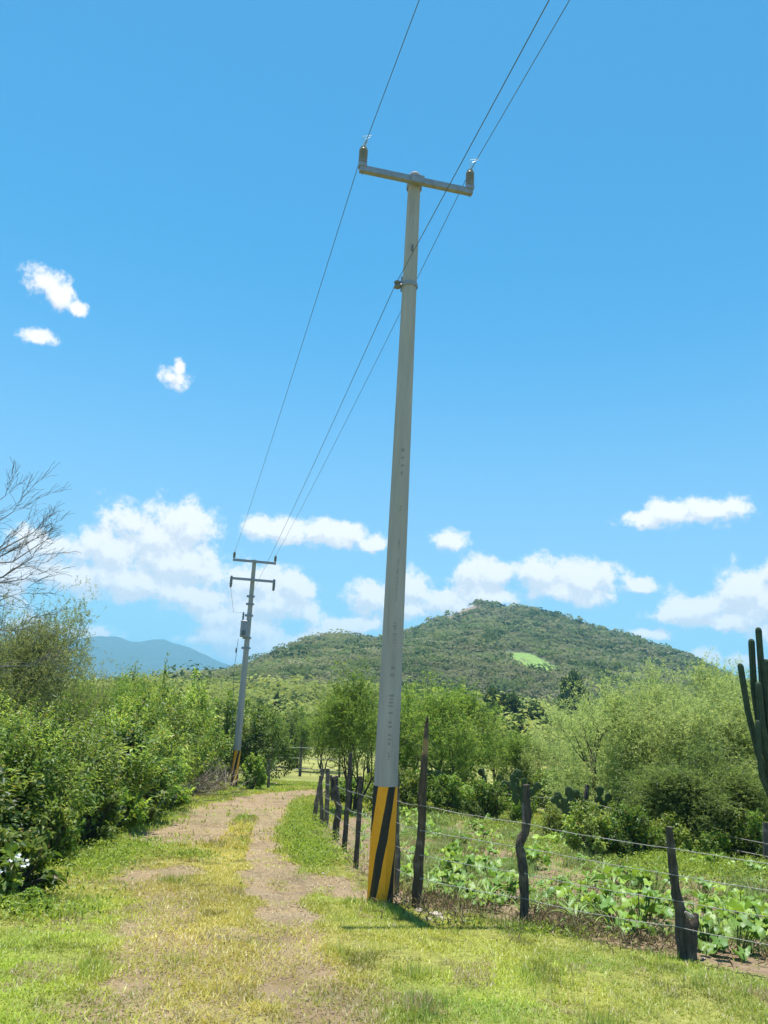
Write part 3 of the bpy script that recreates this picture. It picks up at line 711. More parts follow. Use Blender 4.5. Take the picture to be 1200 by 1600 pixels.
# near pole
P1, rr1 = pole(B1, H1, .150, .088, 1.30, 'tall octagonal concrete pole with yellow and black striped foot, near the fence', 'concrete utility poles along the track')
za = H1 - .17
AOFF = -LINE * (rr1(za) + .045)
b = arm_mb(za, .86, off=AOFF); b.build('crossarm', M['steel'], P1, smooth=False)
c = MB(); c.lathe([(rr1(za) + .022, -.055), (rr1(za) + .026, -.05), (rr1(za) + .026, .05), (rr1(za) + .022, .055)], 16, (0, 0, za), cap=False)
c.box(AOFF + np.array([0, 0, za]) - LINE * .05, (.10, .012, .06), np.stack([ARM, LINE, [0, 0, 1.0]])); c.build('arm_clamp', M['steel'], P1)
MB().lathe([(rr1(H1) * 1.0, 0), (rr1(H1) * .97, .02), (rr1(H1) * .7, .045), (.01, .055)], 12, (0, 0, H1)).build('pole_cap', M['concrete'], P1)
tops1 = []
for s in (-1, 1):
    MB().box(AOFF + ARM * s * .82 + np.array([0, 0, za + .06]), (.055, .055, .03), np.stack([ARM, LINE, [0, 0, 1.0]])).build('insulator_seat', M['steel'], P1, smooth=False)
    tops1.append(insulator(P1, AOFF + ARM * s * .82 + np.array([0, 0, za + .10]), 1.0) + B1)
zc = at(640, 447, B1[1])[2] - B1[2]
cl = MB(); cl.lathe([(rr1(zc) + .016, -.03), (rr1(zc) + .02, -.026), (rr1(zc) + .02, .026), (rr1(zc) + .016, .03)], 16, (0, 0, zc), cap=False)
cl.tube([(rr1(zc) * -.9, -.04, zc), (-rr1(zc) - .05, -.02, zc)], .014, 6); cl.tube([(-rr1(zc) - .01, 0, zc - .09), (-rr1(zc) - .012, 0, zc + .14)], .02, 6)
cl.build('band_clamp', M['steel'], P1)
sp = np.array([-rr1(zc) - .075, 0, zc + .01])
MB().lathe([(.03, -.055), (.05, -.045), (.05, -.025), (.028, -.012), (.028, .012), (.05, .025), (.05, .045), (.03, .055)], 14).build('spool_insulator', M['porcelain'], P1, loc=tuple(sp))
MB().box((.012, -rr1(zc + .55) - .004, zc + .55), (.012, .012, .05)).build('bolt', M['wire'], P1)
# stencilled characters running down the shaft: too worn to read
R_ = random.Random(4); LET = MB()
fn = np.array([math.sin(math.radians(-6)), -math.cos(math.radians(-6)), 0]); fs = np.array([math.cos(math.radians(-6)), math.sin(math.radians(-6)), 0])
for z0, z1, w, step in ((1.62, 1.72, .016, .035), (1.80, 2.06, .024, .05), (2.12, 2.38, .036, .042), (2.62, 2.78, .03, .09), (3.02, 3.30, .022, .035), (3.55, 4.35, .013, .03), (4.75, 4.8, .012, .04), (5.25, 5.6, .02, .11)):
    z = z0; mk = MB()
    while z < z1:
        if R_.random() < .85:
            wv = w * R_.uniform(.6, 1.1)
            mk.box(fn * (rr1(z) + .0012) + fs * (.030 + R_.uniform(-.004, .004)) + np.array([0, 0, z]), (wv, .001, step * R_.uniform(.12, .3)), np.stack([fs, fn, [0, 0, 1.0]]))
        z += step
    LET.add(mk.v, mk.f)
sh = [c for c in P1.children if c.name.startswith('shaft')][0]; old = sh.data
nv = len(old.vertices); mv = [tuple(v.co) for v in old.vertices] + LET.v; mf = [tuple(p.vertices) for p in old.polygons]; n0 = len(mf); mf += [tuple(i + nv for i in q) for q in LET.f]
me = bpy.data.meshes.new('shaft'); me.from_pydata(mv, [], mf); me.materials.append(M['concrete']); me.materials.append(M['ink'])
for p in me.polygons[n0:]: p.material_index = 1
sh.data = me
# far pole
P2, rr2 = pole(B2, H2, .165, .085, 1.55, 'slender concrete pole with transformer and two crossarms, farther along the track', 'concrete utility poles along the track')
ax = np.stack([ARM, LINE, [0, 0, 1.0]])
za2 = H2 - .10; zb2 = H2 - .98
for z, s_ in ((za2, 1.02), (zb2, 1.02)):
    arm_mb(z, s_, .05, .055, -LINE * (rr2(z) + .05)).build('crossarm', M['steel'], P2, smooth=False)
tops2 = [insulator(P2, -LINE * (rr2(za2) + .05) + ARM * s * .97 + np.array([0, 0, za2 + .10]), 1.0) + B2 for s in (-1, 1)]
for s in (-1, 1):
    q = -LINE * (rr2(zb2) + .05) + ARM * s * 1.0 + np.array([0, 0, zb2])
    f_ = MB(); f_.lathe([(.03, .12), (.05, .10), (.07, .02), (.055, -.05), (.075, -.12), (.055, -.18), (.075, -.25), (.055, -.31), (.07, -.37), (.03, -.44)], 10); f_.build('fuse_cutout', M['porcelain'], P2, loc=tuple(q))
zt = at(386, 983, B2[1])[2] - B2[2]
q = np.array([-.16, -.05, zt]) - LINE * .05
tr = MB(); tr.lathe([(.18, -.38), (.20, -.36), (.205, -.1), (.205, .30), (.22, .31), (.22, .35), (.16, .39), (.05, .41)], 18); t_ = tr.build('transformer', M['steel'], P2, loc=tuple(q))
MB().lathe([(.03, .40), (.05, .46), (.035, .5), (.05, .55), (.035, .6), (.05, .66), (.02, .78)], 10, (-.12, 0, 0)).build('bushing', M['porcelain'], t_)
MB().lathe([(.03, .40), (.05, .46), (.035, .5), (.05, .55), (.02, .66)], 10, (.12, .08, 0)).build('bushing', M['porcelain'], t_)
MB().box((-.0, -.22, -.2), (.08, .05, .1)).build('terminal_box', M['wire'], t_, smooth=False)
for zz in (932, 944, 962, 997, 1013):
    z = at(392, zz, B2[1])[2] - B2[2]; r = rr2(z)
    k_ = MB(); k_.lathe([(r + .02, -.06), (r + .035, -.05), (r + .035, .05), (r + .02, .06)], 12, (0, 0, z), cap=False); k_.box((-r - .05, -.03, z), (.05, .05, .05)); k_.box((r + .04, -.03, z), (.035, .04, .04)); k_.build('band_clamp', M['steel'], P2)
zs0 = at(380, 998, B2[1])[2] - B2[2]
MB().tube([(-.40, -.1, zs0), (-.42, -.1, zs0 - .6), (-.46, -.12, zs0 - 1.6), (-.38, -.14, zs0 - 2.6), (-.2, -.16, zs0 - 5.2), (-.17, -.17, .1)], .010, 6).build('ground_cable', M['wire'], P2)
MB().lathe([(.02, -.12), (.04, -.08), (.04, .08), (.02, .12)], 10).build('cable_joint', M['porcelain'], P2, loc=(-.44, -.11, zs0 - .55))
MB().tube([(-.98 * ARM[0], -.98 * ARM[1] - .1, zb2 - .4), (-.7, -.25, zb2 - 1.6), (-.3, -.1, zt + .75)], .007, 5).build('jumper_cable', M['wire'], P2)

# ------------------------------------------------------------------ conductors
def sag(a, b, s, n=24): return [a * (1 - t) + b * t - np.array([0, 0, 4 * s * t * (1 - t)]) for t in np.linspace(0, 1, n)]
def exit_point(px, py, z):
    d = ray(px, py); return CAM + d * (z - CAM[2]) / d[2]
neu1 = B1 + sp + np.array([-.03, 0, 0]); neu2 = B2 + np.array([-.0, -.2, at(395, 932, B2[1])[2] - B2[2]])
for a2, a1, (ex, ey), lab in ((tops2[0], tops1[0], (655, 0), 'thin bare overhead wire resting on the left insulator of the striped pole'),
                              (tops2[1], tops1[1], (890, 0), 'thin bare overhead wire resting on the right insulator of the striped pole'),
                              (neu2, neu1, (858, 0), 'thin bare overhead wire held by the spool clamp below the crossarm')):
    e = exit_point(ex, ey, a1[2] - .12); dv = unit(e - a1); end = a1 + dv * 32; end[2] = a1[2]
    k = 32.0; e_t = np.linalg.norm(e - a1) / k
    path = sag(a2, a1, .16) + sag(a1, end, .12 / (4 * e_t * (1 - e_t)))[1:]
    tag(MB().tube(path, .0052, 6).build('overhead_wire', M['wire']), lab, 'wire', 'overhead wires strung between the poles')

# ================================================================== FENCES
def post_mb(b, pts, Yp, wob=.10):
    P = [at(x, y, Yp) for x, y, _ in pts]; rad = [w * Yp / 1200 * .90 for *_, w in pts]
    # resample with small bumps so that it reads as a trimmed trunk
    PP = []; RR = []
    for i in range(len(P) - 1):
        for t in (0, .33, .67): PP.append(P[i] * (1 - t) + P[i + 1] * t + (np.array([random.uniform(-1, 1), random.uniform(-1, 1), 0]) * rad[i] * .14 if i + t > 0 else 0)); RR.append((rad[i] * (1 - t) + rad[i + 1] * t) * random.uniform(1 - wob, 1 + wob))
    PP.append(P[-1]); RR.append(rad[-1])
    PP[0] = PP[0] - np.array([0, 0, .12]); return b.tube(PP, RR, 9, wob=.16)
POSTS = [
    ('pm', [(490, 1287, 4.2), (494, 1260, 4), (498, 1235, 4), (505, 1201, 3.2)], 'post_grey', 'grey leaning corner post'),
    ('pl', [(503, 1293, 3.4), (502, 1250, 3.6), (501, 1212, 3)], 'post_grey', None),
    ('pk', [(509, 1294, 3.8), (511, 1250, 3.8), (512, 1201, 3.4)], 'post_grey', None),
    ('pj', [(523, 1311, 5.4), (526, 1285, 5.6), (529, 1262, 5.8), (525, 1238, 5.2), (523, 1213, 4.8)], 'post_dark', 'thick black post with a notched top'),
    ('pi', [(538, 1329, 4.2), (541, 1280, 4.4), (544, 1235, 4.2), (548, 1176, 3)], 'post_dark', 'tall thin black post'),
    ('ph', [(556, 1356, 4.4), (559, 1310, 4.2), (562, 1260, 4), (563, 1213, 3.2)], 'post_dark', None),
    ('pa', [(617, 1397, 7), (619, 1330, 6.6), (618, 1270, 6.4), (619, 1209, 5.4)], 'post_grey', 'weathered grey post hidden behind the striped pole'),
    ('pb', [(650, 1418, 8.6), (653, 1370, 8), (657, 1310, 7.6), (660, 1255, 7.4), (662, 1205, 6.4), (665, 1170, 5), (666, 1145, 4.2), (668, 1119, 1.6)], 'post_brown', 'tall pointed brown post with a peeled patch'),
    ('pc', [(818, 1444, 7.6), (819, 1400, 7.4), (817, 1352, 8), (811, 1324, 7.8), (820, 1300, 7.4), (825, 1270, 6.2), (822, 1226, 5.6)], 'post_dark', 'crooked black post with a kink halfway'),
    ('pd', [(1071, 1497, 12.5), (1069, 1455, 12.5), (1062, 1420, 8.4), (1055, 1385, 7.2), (1050, 1335, 6.6), (1046, 1292, 5.6)], 'post_dark', 'forked post with a broken stub near its foot'),
    ('pz', [(1330, 1552, 9), (1331, 1440, 8), (1328, 1330, 7)], 'post_grey', None)]
fence = tag(empty('wire_fence', (FENCE[6][0], FENCE[6][1], tz(*FENCE[6]))), 'long barbed wire fence on rough wooden posts along the planted plot', 'fence')
fo = np.array(fence.location)
PY = {}
def child_mesh(b, name, mat, parent, origin, foot):
    b.v = [tuple(np.array(v) - foot) for v in b.v]
    return b.build(name, mat, parent, loc=tuple(foot - origin))
for key, pts, mt, lab in POSTS:
    Yp = gnd(pts[0][0], pts[0][1])[1] + (.30 if key == 'pa' else 0); PY[key] = Yp
    b = MB(); post_mb(b, pts, Yp)
    if key == 'pd': post_mb(b, [(1080, 1494, 8.5), (1081, 1460, 8.5), (1085, 1440, 7.5), (1088, 1427, 3.5)], Yp - .02)
    if key == 'pj': post_mb(b, [(520, 1240, 2.6), (518, 1222, 2.4), (517, 1211, 1.8)], Yp)
    o = child_mesh(b, 'fence_post', M[mt], fence, fo, at(pts[0][0], pts[0][1], Yp))
    if lab: o['label'] = lab
    if key == 'pd':
        c0 = at(1076, 1431, Yp - .09); b = MB(); b.tube([c0 + [-.03, 0, .035], c0 + [.0, 0, .0], c0 + [.045, 0, -.015]], [.012, .03, .016], 7, wob=.4)
        ch = b; ft = at(pts[0][0], pts[0][1], Yp); ch.v = [tuple(np.array(v) - ft) for v in ch.v]; ch.build('broken_wood', M['post_pale'], o)
ORDER = ['pm', 'pj', 'pi', 'ph', 'pa', 'pb', 'pc', 'pd', 'pz']
XS = [497, 526, 543, 561, 618, 657, 821, 1052, 1330]
STR = [[1219, 1228, 1235, 1240, 1250, 1258, 1287, 1326, 1366], [1240, 1253, 1263, 1270, 1285, 1297, 1325, 1367, 1410], [1259, 1275, 1288, 1300, 1322, 1336, 1365, 1407, 1452], [1276, 1297, 1312, 1327, 1357, 1373, 1405, 1447, 1496]]
def barbed(path, r=.0033, step=.14):
    b = MB(); b.tube(path, r, 5)
    acc = 0
    for i in range(len(path) - 1):
        L = np.linalg.norm(path[i + 1] - path[i]); acc += L
        if acc > step:
            acc = 0; p = path[i + 1]; d = unit(path[i + 1] - path[i])
            for k in range(2):
                a = unit(np.cross(d, np.array([random.uniform(-1, 1), random.uniform(-1, 1), random.uniform(-1, 1)]))) * .018
                b.tube([p - a, p + a], .0018, 3, cap=False)
    return b
for ysx in STR:
    pts = [at(x, y, PY[k] - (w_ + 1) * PY[k] / 1200) for x, y, k, w_ in zip(XS, ysx, ORDER, (4, 6, 4, 4, 6, 7.6, 7, 7, 8))]
    path = []
    for i in range(len(pts) - 1):
        L = np.linalg.norm(pts[i + 1] - pts[i]); path += sag(pts[i], pts[i + 1], .012 * L * random.uniform(.3, 1.2), max(4, int(L / .15)))[:-1]
    path = [p + np.array([0, 0, random.uniform(-.004, .004)]) for p in path] + [pts[-1]]
    bb = barbed(path); bb.v = [tuple(np.array(v) - fo) for v in bb.v]; bb.build('barbed_wire', M['barb'], fence)
# fence at the back of the plot
bf = tag(empty('wire_fence', tuple(gnd(703, 1264))), 'old wire fence under the trees at the back of the plot', 'fence'); bo = np.array(bf.location)
BP = [('ba', [(545, 1262, 3), (546, 1215, 2.5)], 24.0), ('bb', [(702, 1266, 4), (703, 1235, 4), (702, 1203, 3.4)], None), ('bc', [(906, 1314, 5.5), (912, 1270, 5), (918, 1226, 3.4)], None), ('bd', [(1197, 1362, 5), (1197, 1320, 4.6), (1196, 1285, 4.2)], None), ('be', [(1320, 1385, 5), (1322, 1300, 4.6)], None)]
yb = {}
for key, pts, Yp in BP:
    Yp = Yp or gnd(pts[0][0], pts[0][1])[1]; yb[key] = Yp
    b = MB(); post_mb(b, pts, Yp); o = child_mesh(b, 'fence_post', M['post_grey' if key != 'bc' else 'post_dark'], bf, bo, at(pts[0][0], pts[0][1], Yp))
    if key == 'bc': o['label'] = 'black post leaning among the prickly pears'
for ysx in ([1221, 1228, 1251, 1318, 1340], [1236, 1246, 1268, 1338, 1362]):
    pts = [at(x, y, yb[k] - .05) for x, y, k in zip((545, 703, 914, 1197, 1320), ysx, ('ba', 'bb', 'bc', 'bd', 'be'))]
    path = []
    for i in range(4): path += sag(pts[i], pts[i + 1], .05, 30)[:-1]
    bb = barbed(path + [pts[-1]], .006, .3); bb.v = [tuple(np.array(v) - bo) for v in bb.v]; bb.build('barbed_wire', M['barb'], bf)
# far pasture fence beside the bend of the track
YG = 54.0
gf = tag(empty('pasture_fence', tuple(at(469, 1213, YG))), 'distant pasture fence with a dark upright post at the bend of the track', 'fence'); go = np.array(gf.location)
for pts in ([(468, 1216, 2.4), (470, 1185, 2.3), (471, 1157, 1.8)], [(419, 1216, 1.8), (420, 1190, 1.8), (421, 1160, 1.5)], [(530, 1222, 2), (531, 1164, 1.6)]):
    b = MB(); post_mb(b, pts, YG); child_mesh(b, 'fence_post', M['post_dark'], gf, go, at(pts[0][0], pts[0][1], YG))
for y0, y1 in ((1166, 1170), (1182, 1187), (1199, 1203)):
    b = MB().tube(sag(at(420, y0, YG - .1), at(470, (y0 + y1) / 2, YG - .1), .03, 8)[:-1] + sag(at(470, (y0 + y1) / 2, YG - .1), at(531, y1, YG - .1), .03, 8), .019, 5); b.v = [tuple(np.array(v) - go) for v in b.v]; b.build('fence_wire', M['barb'], gf)
b = MB(); post_mb(b, [(419, 1232, 2.6), (420, 1210, 2.4), (421, 1186, 1.8)], gnd(419, 1232)[1]); f0 = gnd(419, 1232)
b.v = [tuple(np.array(v) - f0) for v in b.v]
tag(b.build('fence_post', M['post_grey'], loc=tuple(f0)), 'lone short wooden stake by the pale stone at the bend', 'post')

# ================================================================== PLANTS
BUSHC = [(.085, .15, .028), (.17, .26, .045), (.27, .36, .065), (.38, .45, .095)]
BUSHD = [(.03, .065, .016), (.055, .105, .022), (.09, .145, .03)]
BRIGHT = [(.12, .22, .028), (.21, .32, .045), (.30, .39, .06)]
bushes = [bush_meshes('shrub_a', 2.4, 1.2, 300, 40, .12, .027, BUSHC, .55, 1),
          bush_meshes('shrub_b', 2.6, 1.25, 330, 44, .09, .016, BUSHC, .7, 2),
          bush_meshes('shrub_c', 2.2, 1.2, 300, 40, .115, .030, BUSHD + BUSHC[2:3], .5, 3),
          bush_meshes('shrub_d', 2.8, 1.2, 330, 44, .09, .016, BUSHC, .45, 4)]
low = [bush_meshes('low_shrub_a', .8, .55, 90, 22, .10, .022, BUSHC, .3, 5), bush_meshes('low_shrub_b', .7, .6, 90, 22, .095, .03, BRIGHT, .2, 6)]
protos = {}
def shrub(kind, x, y, h, r, label, cat='shrub', group=None, rz=None, name='shrub', src=None, h0=2.5, r0=1.2):
    rz = rng.uniform(0, 6.28) if rz is None else rz
    s = (r / r0, r / r0, h / h0); loc = (x, y, tz(x, y) - .03)
    key = (name, kind)
    if key not in protos:
        o = empty(name, loc, rz, s); link('foliage', src[kind][0], o); link('stem', src[kind][1], o); protos[key] = o
    else: o = dup(protos[key], loc, rz, s)
    for k in ('label', 'category', 'group'):
        if k in o: del o[k]
    return tag(o, label, cat, group)
ORD = ['first', 'second', 'third', 'fourth', 'fifth', 'sixth', 'seventh', 'eighth', 'ninth', 'tenth', 'eleventh', 'twelfth', 'thirteenth', 'fourteenth', 'fifteenth', 'sixteenth']
FRONT = [(-5.3, 9.0, 1.25, 1.1), (-5.5, 10.7, 1.65, 1.2), (-5.5, 12.4, 1.85, 1.25), (-5.6, 14.1, 2.02, 1.3), (-5.55, 15.9, 1.82, 1.25), (-5.75, 17.8, 2.17, 1.25), (-6.0, 19.8, 2.22, 1.3), (-6.35, 22.0, 2.72, 1.35), (-6.7, 24.4, 3.02, 1.4), (-7.1, 27.0, 3.22, 1.45), (-7.4, 29.6, 3.62, 1.45), (-7.6, 32.6, 3.12, 1.5), (-7.9, 35.4, 2.82, 1.5)]
for i, (x, y, h, r) in enumerate(FRONT):
    shrub((0, 2, 1, 3, 0, 2, 1, 0, 3, 2, 1, 0, 2)[i], x, y, h, r, 'leafy shrub bordering the left verge, %s in the hedge counting from the white flowers' % ORD[i], group='leafy shrubs in the roadside hedge', src=bushes)
BACK = [(-7.4, 11.5, 1.6, 1.3), (-7.6, 14, 1.95, 1.4), (-7.8, 16.8, 2.2, 1.4), (-8.0, 19.6, 2.3, 1.5), (-8.3, 22.8, 2.6, 1.6), (-8.8, 26.2, 2.9, 1.6), (-9.4, 30, 3.8, 1.7), (-10, 34, 3.9, 1.8)]
for i, (x, y, h, r) in enumerate(BACK):
    shrub((1, 0, 3, 1, 2, 0, 3, 1)[i], x, y, h, r, 'taller shrub showing over the hedge from its second row, %s from the near end' % ORD[i], group='second row of hedge shrubs', src=bushes)
LOWS = [(-4.3, 9.9, .6, .55, 0), (-4.35, 11.4, .8, .5, 0), (-4.6, 13.6, .75, .6, 0), (-4.8, 15.4, .9, .6, 1), (-4.9, 17.2, .8, .6, 0), (-5.1, 19.0, .9, .6, 0), (-5.35, 21.2, .8, .7, 1), (-5.6, 23.6, .8, .7, 0)]
for i, (x, y, h, r, k) in enumerate(LOWS):
    shrub(k, x, y, h, r, 'low weedy bush at the foot of the hedge, %s along from the white flowers' % ORD[i], cat='bush', group='low bushes at the hedge foot', name='low_bush', src=low, h0=.78, r0=.58)
# a taller slim sapling and a rounded crown breaking the hedge line
sap = bush_meshes('sapling', 3.6, .55, 70, 26, .13, .03, BUSHC, .4, 8, tops=.3)
q = at(252, 1090, 31); protos.clear
o = plant_thing('sapling', sap, ('foliage', 'stem'), (q[0], 31, tz(q[0], 31)), 0, (.8, .8, (at(252, 1045, 31)[2] - tz(q[0], 31)) / 3.6), label='slim leafy sapling sticking up above the hedge', cat='sapling')
rc = bush_meshes('round_tree', 4.2, 1.25, 260, 34, .12, .03, BUSHC, .6, 9, skirt=120)
q = at(303, 1085, 33); hz = at(303, 1050, 33)[2] - tz(q[0], 33)
plant_thing('round_tree', rc, ('crown', 'trunk'), (q[0], 33, tz(q[0], 33)), .4, (1.05, 1.05, hz / 4.4), label='round crowned small tree rising from the hedge left of the transformer pole', cat='tree')
# by the far pole
def px_plant(meshes, name, px, py_base, py_top, Yp, label, cat, r0, h0, wpx, rz=0, parts=('foliage', 'stem'), group=None, proto=None):
    b = at(px, py_base, Yp); z0 = tz(b[0], Yp); h = at(px, py_top, Yp)[2] - z0; r = wpx * Yp / 1200
    s = (r / r0, r / r0, h / h0)
    if proto is not None:
        o = dup(proto, (b[0], Yp, z0), rz, s)
        for k in ('label', 'category', 'group'):
            if k in o: del o[k]
        return tag(o, label, cat, group)
    return plant_thing(name, meshes, parts, (b[0], Yp, z0), rz, s, label=label, cat=cat, group=group)
brs = bush_meshes('bright_shrub', 1.5, .9, 130, 26, .13, .045, BRIGHT, .3, 12)
PB = px_plant(brs, 'shrub', 393, 1225, 1181, 34, 'small bright broad-leaved shrub at the foot of the transformer pole', 'shrub', .9, 1.5, 21)
dk = bush_meshes('dark_tree', 3.6, 1.6, 260, 34, .13, .035, BUSHC[:3], .5, 13, skirt=115)
DT = px_plant(dk, 'bushy_tree', 405, 1215, 1098, 39.5, 'dense bushy tree right behind the transformer pole', 'tree', 1.6, 3.7, 50, parts=('crown', 'trunk'))
px_plant(None, '', 350, 1215, 1078, 41, 'bushy tree left of and behind the transformer pole', 'tree', 1.6, 3.7, 44, 2.0, proto=DT)
px_plant(None, '', 462, 1180, 1102, 66, 'bushy tree beyond the pasture fence, just left of its dark post', 'tree', 1.6, 3.7, 34, 1.0, proto=DT)
px_plant(None, '', 425, 1180, 1112, 62, 'bushy tree overhanging the near end of the pasture fence', 'tree', 1.6, 3.7, 30, 3.0, proto=DT)

# ------------------------------------------------------------------ thorn trees
FE = [(.10, .18, .035), (.165, .26, .05), (.23, .32, .065), (.28, .36, .08)]
FE2 = [(.23, .31, .12), (.345, .43, .165), (.42, .50, .20), (.48, .54, .24)]
OL = [(.17, .20, .085), (.23, .255, .11), (.29, .31, .14)]
TREES = [
    (dict(name='thorn_tree', h=4, r=1.8, stems=7, depth=4, cols=FE, seed=41, skirt=900, zs=(.3, .75), lL=.085, lW=.013, spray=3, leaflets=12, stem_r=.05, lean=.5), (548, 1275, 1058, 24.0, 62), 'vase shaped thorn tree with thin dark stems behind the black posts', 'bark'),
    (dict(name='thorn_tree', h=4, r=2.0, stems=6, depth=4, cols=FE, seed=42, skirt=1200, zs=(.3, .75), lL=.09, lW=.014, spray=3, leaflets=13, stem_r=.06, lean=.5), (690, 1262, 1072, 27.0, 82), 'yellow-green thorn tree behind the tall pointed post', 'bark'),
    (dict(name='thorn_tree', h=4, r=2.0, stems=5, depth=4, cols=FE, seed=43, skirt=1000, zs=(.3, .75), lL=.09, lW=.014, spray=3, leaflets=13, stem_r=.06, lean=.6), (768, 1250, 1118, 30.0, 58), 'smaller thorn tree behind the prickly pears by the crooked post', 'bark'),
    (dict(name='thorn_tree', h=4.4, r=2.6, stems=5, depth=4, cols=FE2, seed=44, skirt=2300, zs=(.08, .75), lL=.085, lW=.012, spray=4, leaflets=13, stem_r=.08, lean=.75, fill=500), (955, 1300, 1072, 22.0, 105), 'wide pale feathery thorn tree above the bright green bushes', 'bark'),
    (dict(name='thorn_tree', h=4.6, r=2.8, stems=6, depth=4, cols=FE2, seed=45, skirt=2700, zs=(.08, .75), lL=.08, lW=.011, spray=4, leaflets=14, stem_r=.08, lean=.7, fill=700), (1075, 1315, 1046, 20.5, 120), 'tallest pale feathery thorn tree with dark limbs showing, beside the tall cactus', 'bark'),
    (dict(name='thorn_tree', h=4.2, r=2.6, stems=5, depth=4, cols=FE2, seed=46, skirt=2300, zs=(.08, .75), lL=.08, lW=.011, spray=4, leaflets=13, stem_r=.07, lean=.7, fill=400), (1195, 1320, 1078, 20.0, 105), 'pale feathery thorn tree partly hidden behind the tall cactus', 'bark'),
    (dict(name='thorn_tree', h=2.6, r=1.7, stems=6, depth=4, cols=[(.10, .15, .045), (.16, .215, .065), (.22, .28, .085)], seed=47, skirt=2100, zs=(.08, .75), lL=.07, lW=.011, spray=4, leaflets=13, stem_r=.04, lean=.9, fill=900, z0=-.15), (1098, 1338, 1180, 17.2, 100), 'low dark green thorn bush below the pale feathery trees', 'bark'),
    (dict(name='thorn_tree', h=5.4, r=3.2, stems=6, depth=4, cols=OL, seed=48, skirt=2000, zs=(.08, .75), lL=.075, lW=.010, spray=5, leaflets=15, stem_r=.07, lean=.7, fill=900), (10, 1200, 940, 19.5, 105), 'olive feathery tree standing behind the hedge under the bare branches', 'bark_grey'),
    (dict(name='thorn_tree', h=3.4, r=2.2, stems=5, depth=4, cols=FE, seed=49, skirt=700, zs=(.08, .75), lL=.10, lW=.016, spray=3, leaflets=12, stem_r=.05, lean=.7), (160, 1180, 1062, 26.0, 70), 'low thorn tree behind the hedge below the blue mountain', 'bark'),
]
tree_protos = {}
for kw, (px, pb_, pt_, Yp, wpx), lab, bk in TREES:
    ms = feather_tree(bark=bk, **kw)
    tree_protos[kw['seed']] = px_plant(ms, 'thorn_tree', px, pb_, pt_, Yp, lab, 'tree', kw['r'], kw['h'], wpx, parts=('crown', 'trunk'))
# trees between the plot and the hill
MID = [(640, 1200, 1085, 40, 52, 42, 'thorn tree seen over the plot just right of the striped pole'), 
       (935, 1200, 1100, 50, 50, 45, 'thorn tree far behind the leaning black post'),
       (858, 1245, 1150, 29, 46, 44, 'pale thorn tree right behind the tall prickly pear, low in the gap'), (580, 1190, 1085, 55, 46, 41, 'thorn tree far behind the striped pole, to its left'), (505, 1180, 1108, 62, 40, 43, 'thorn tree beyond the right end of the pasture fence'),
       (1010, 1160, 1058, 45, 70, 46, 'thorn tree rising behind the wide pale one'), (1140, 1160, 1052, 46, 76, 44, 'thorn tree rising behind the tallest pale one, left of the cactus'),
       
       (690, 1170, 1104, 72, 40, 46, 'pale thorn tree at the foot of the hill above the tall pointed post')]
for px, pb_, pt_, Yp, wpx, sd, lab in MID:
    kw = [t[0] for t in TREES if t[0]['seed'] == sd][0]
    px_plant(None, '', px, pb_, pt_, Yp, lab, 'tree', kw['r'], kw['h'], wpx, rng.uniform(0, 6), proto=tree_protos[sd], group='thorn trees between the plot and the hill')
DARKS = [(768, 1118, 1082, 130, 22, 'dark round tree at the upper left of the dark clump on the lower slope'), (800, 1122, 1090, 128, 21, 'dark round tree at the upper right of the dark clump on the lower slope'),
         (770, 1132, 1104, 112, 22, 'dark round tree in the middle of the dark clump on the lower slope'), (835, 1132, 1104, 118, 22, 'dark round tree low in the gap left of the wide pale tree'),
         (862, 1150, 1124, 100, 21, 'dark round tree lowest in the gap beside the wide pale tree'), (897, 1082, 1058, 170, 20, 'dark round tree below the bright clearing, to its right'),
         (431, 1118, 1089, 118, 8, 'dark slender tree on the far slope above the pasture fence'), (404, 1122, 1099, 110, 9, 'dark squat tree on the far slope just right of the transformer pole'),
         (805, 1150, 1128, 98, 20, 'dark round tree at the bottom of the dark clump on the lower slope')]
drk = bush_meshes('dark_crown', 4.4, 2.3, 420, 16, .42, .17, [(.04, .075, .025), (.06, .10, .035), (.085, .13, .045)], .2, 15, mat='scrub', skirt=120)
DP = None
for px, pb_, pt_, Yp, wpx, lab in DARKS:
    b = at(px, pb_, Yp); z0 = terrain(np.array([b[0]]), np.array([Yp]))[0]; top = at(px, pt_, Yp)[2]
    o = px_plant(drk, 'round_tree', px, pb_, pt_, Yp, lab, 'tree', 2.1, 4.4, wpx, rng.uniform(0, 6), parts=('crown', 'trunk'), group='dark trees on the lower slope', proto=DP)
    DP = DP or o

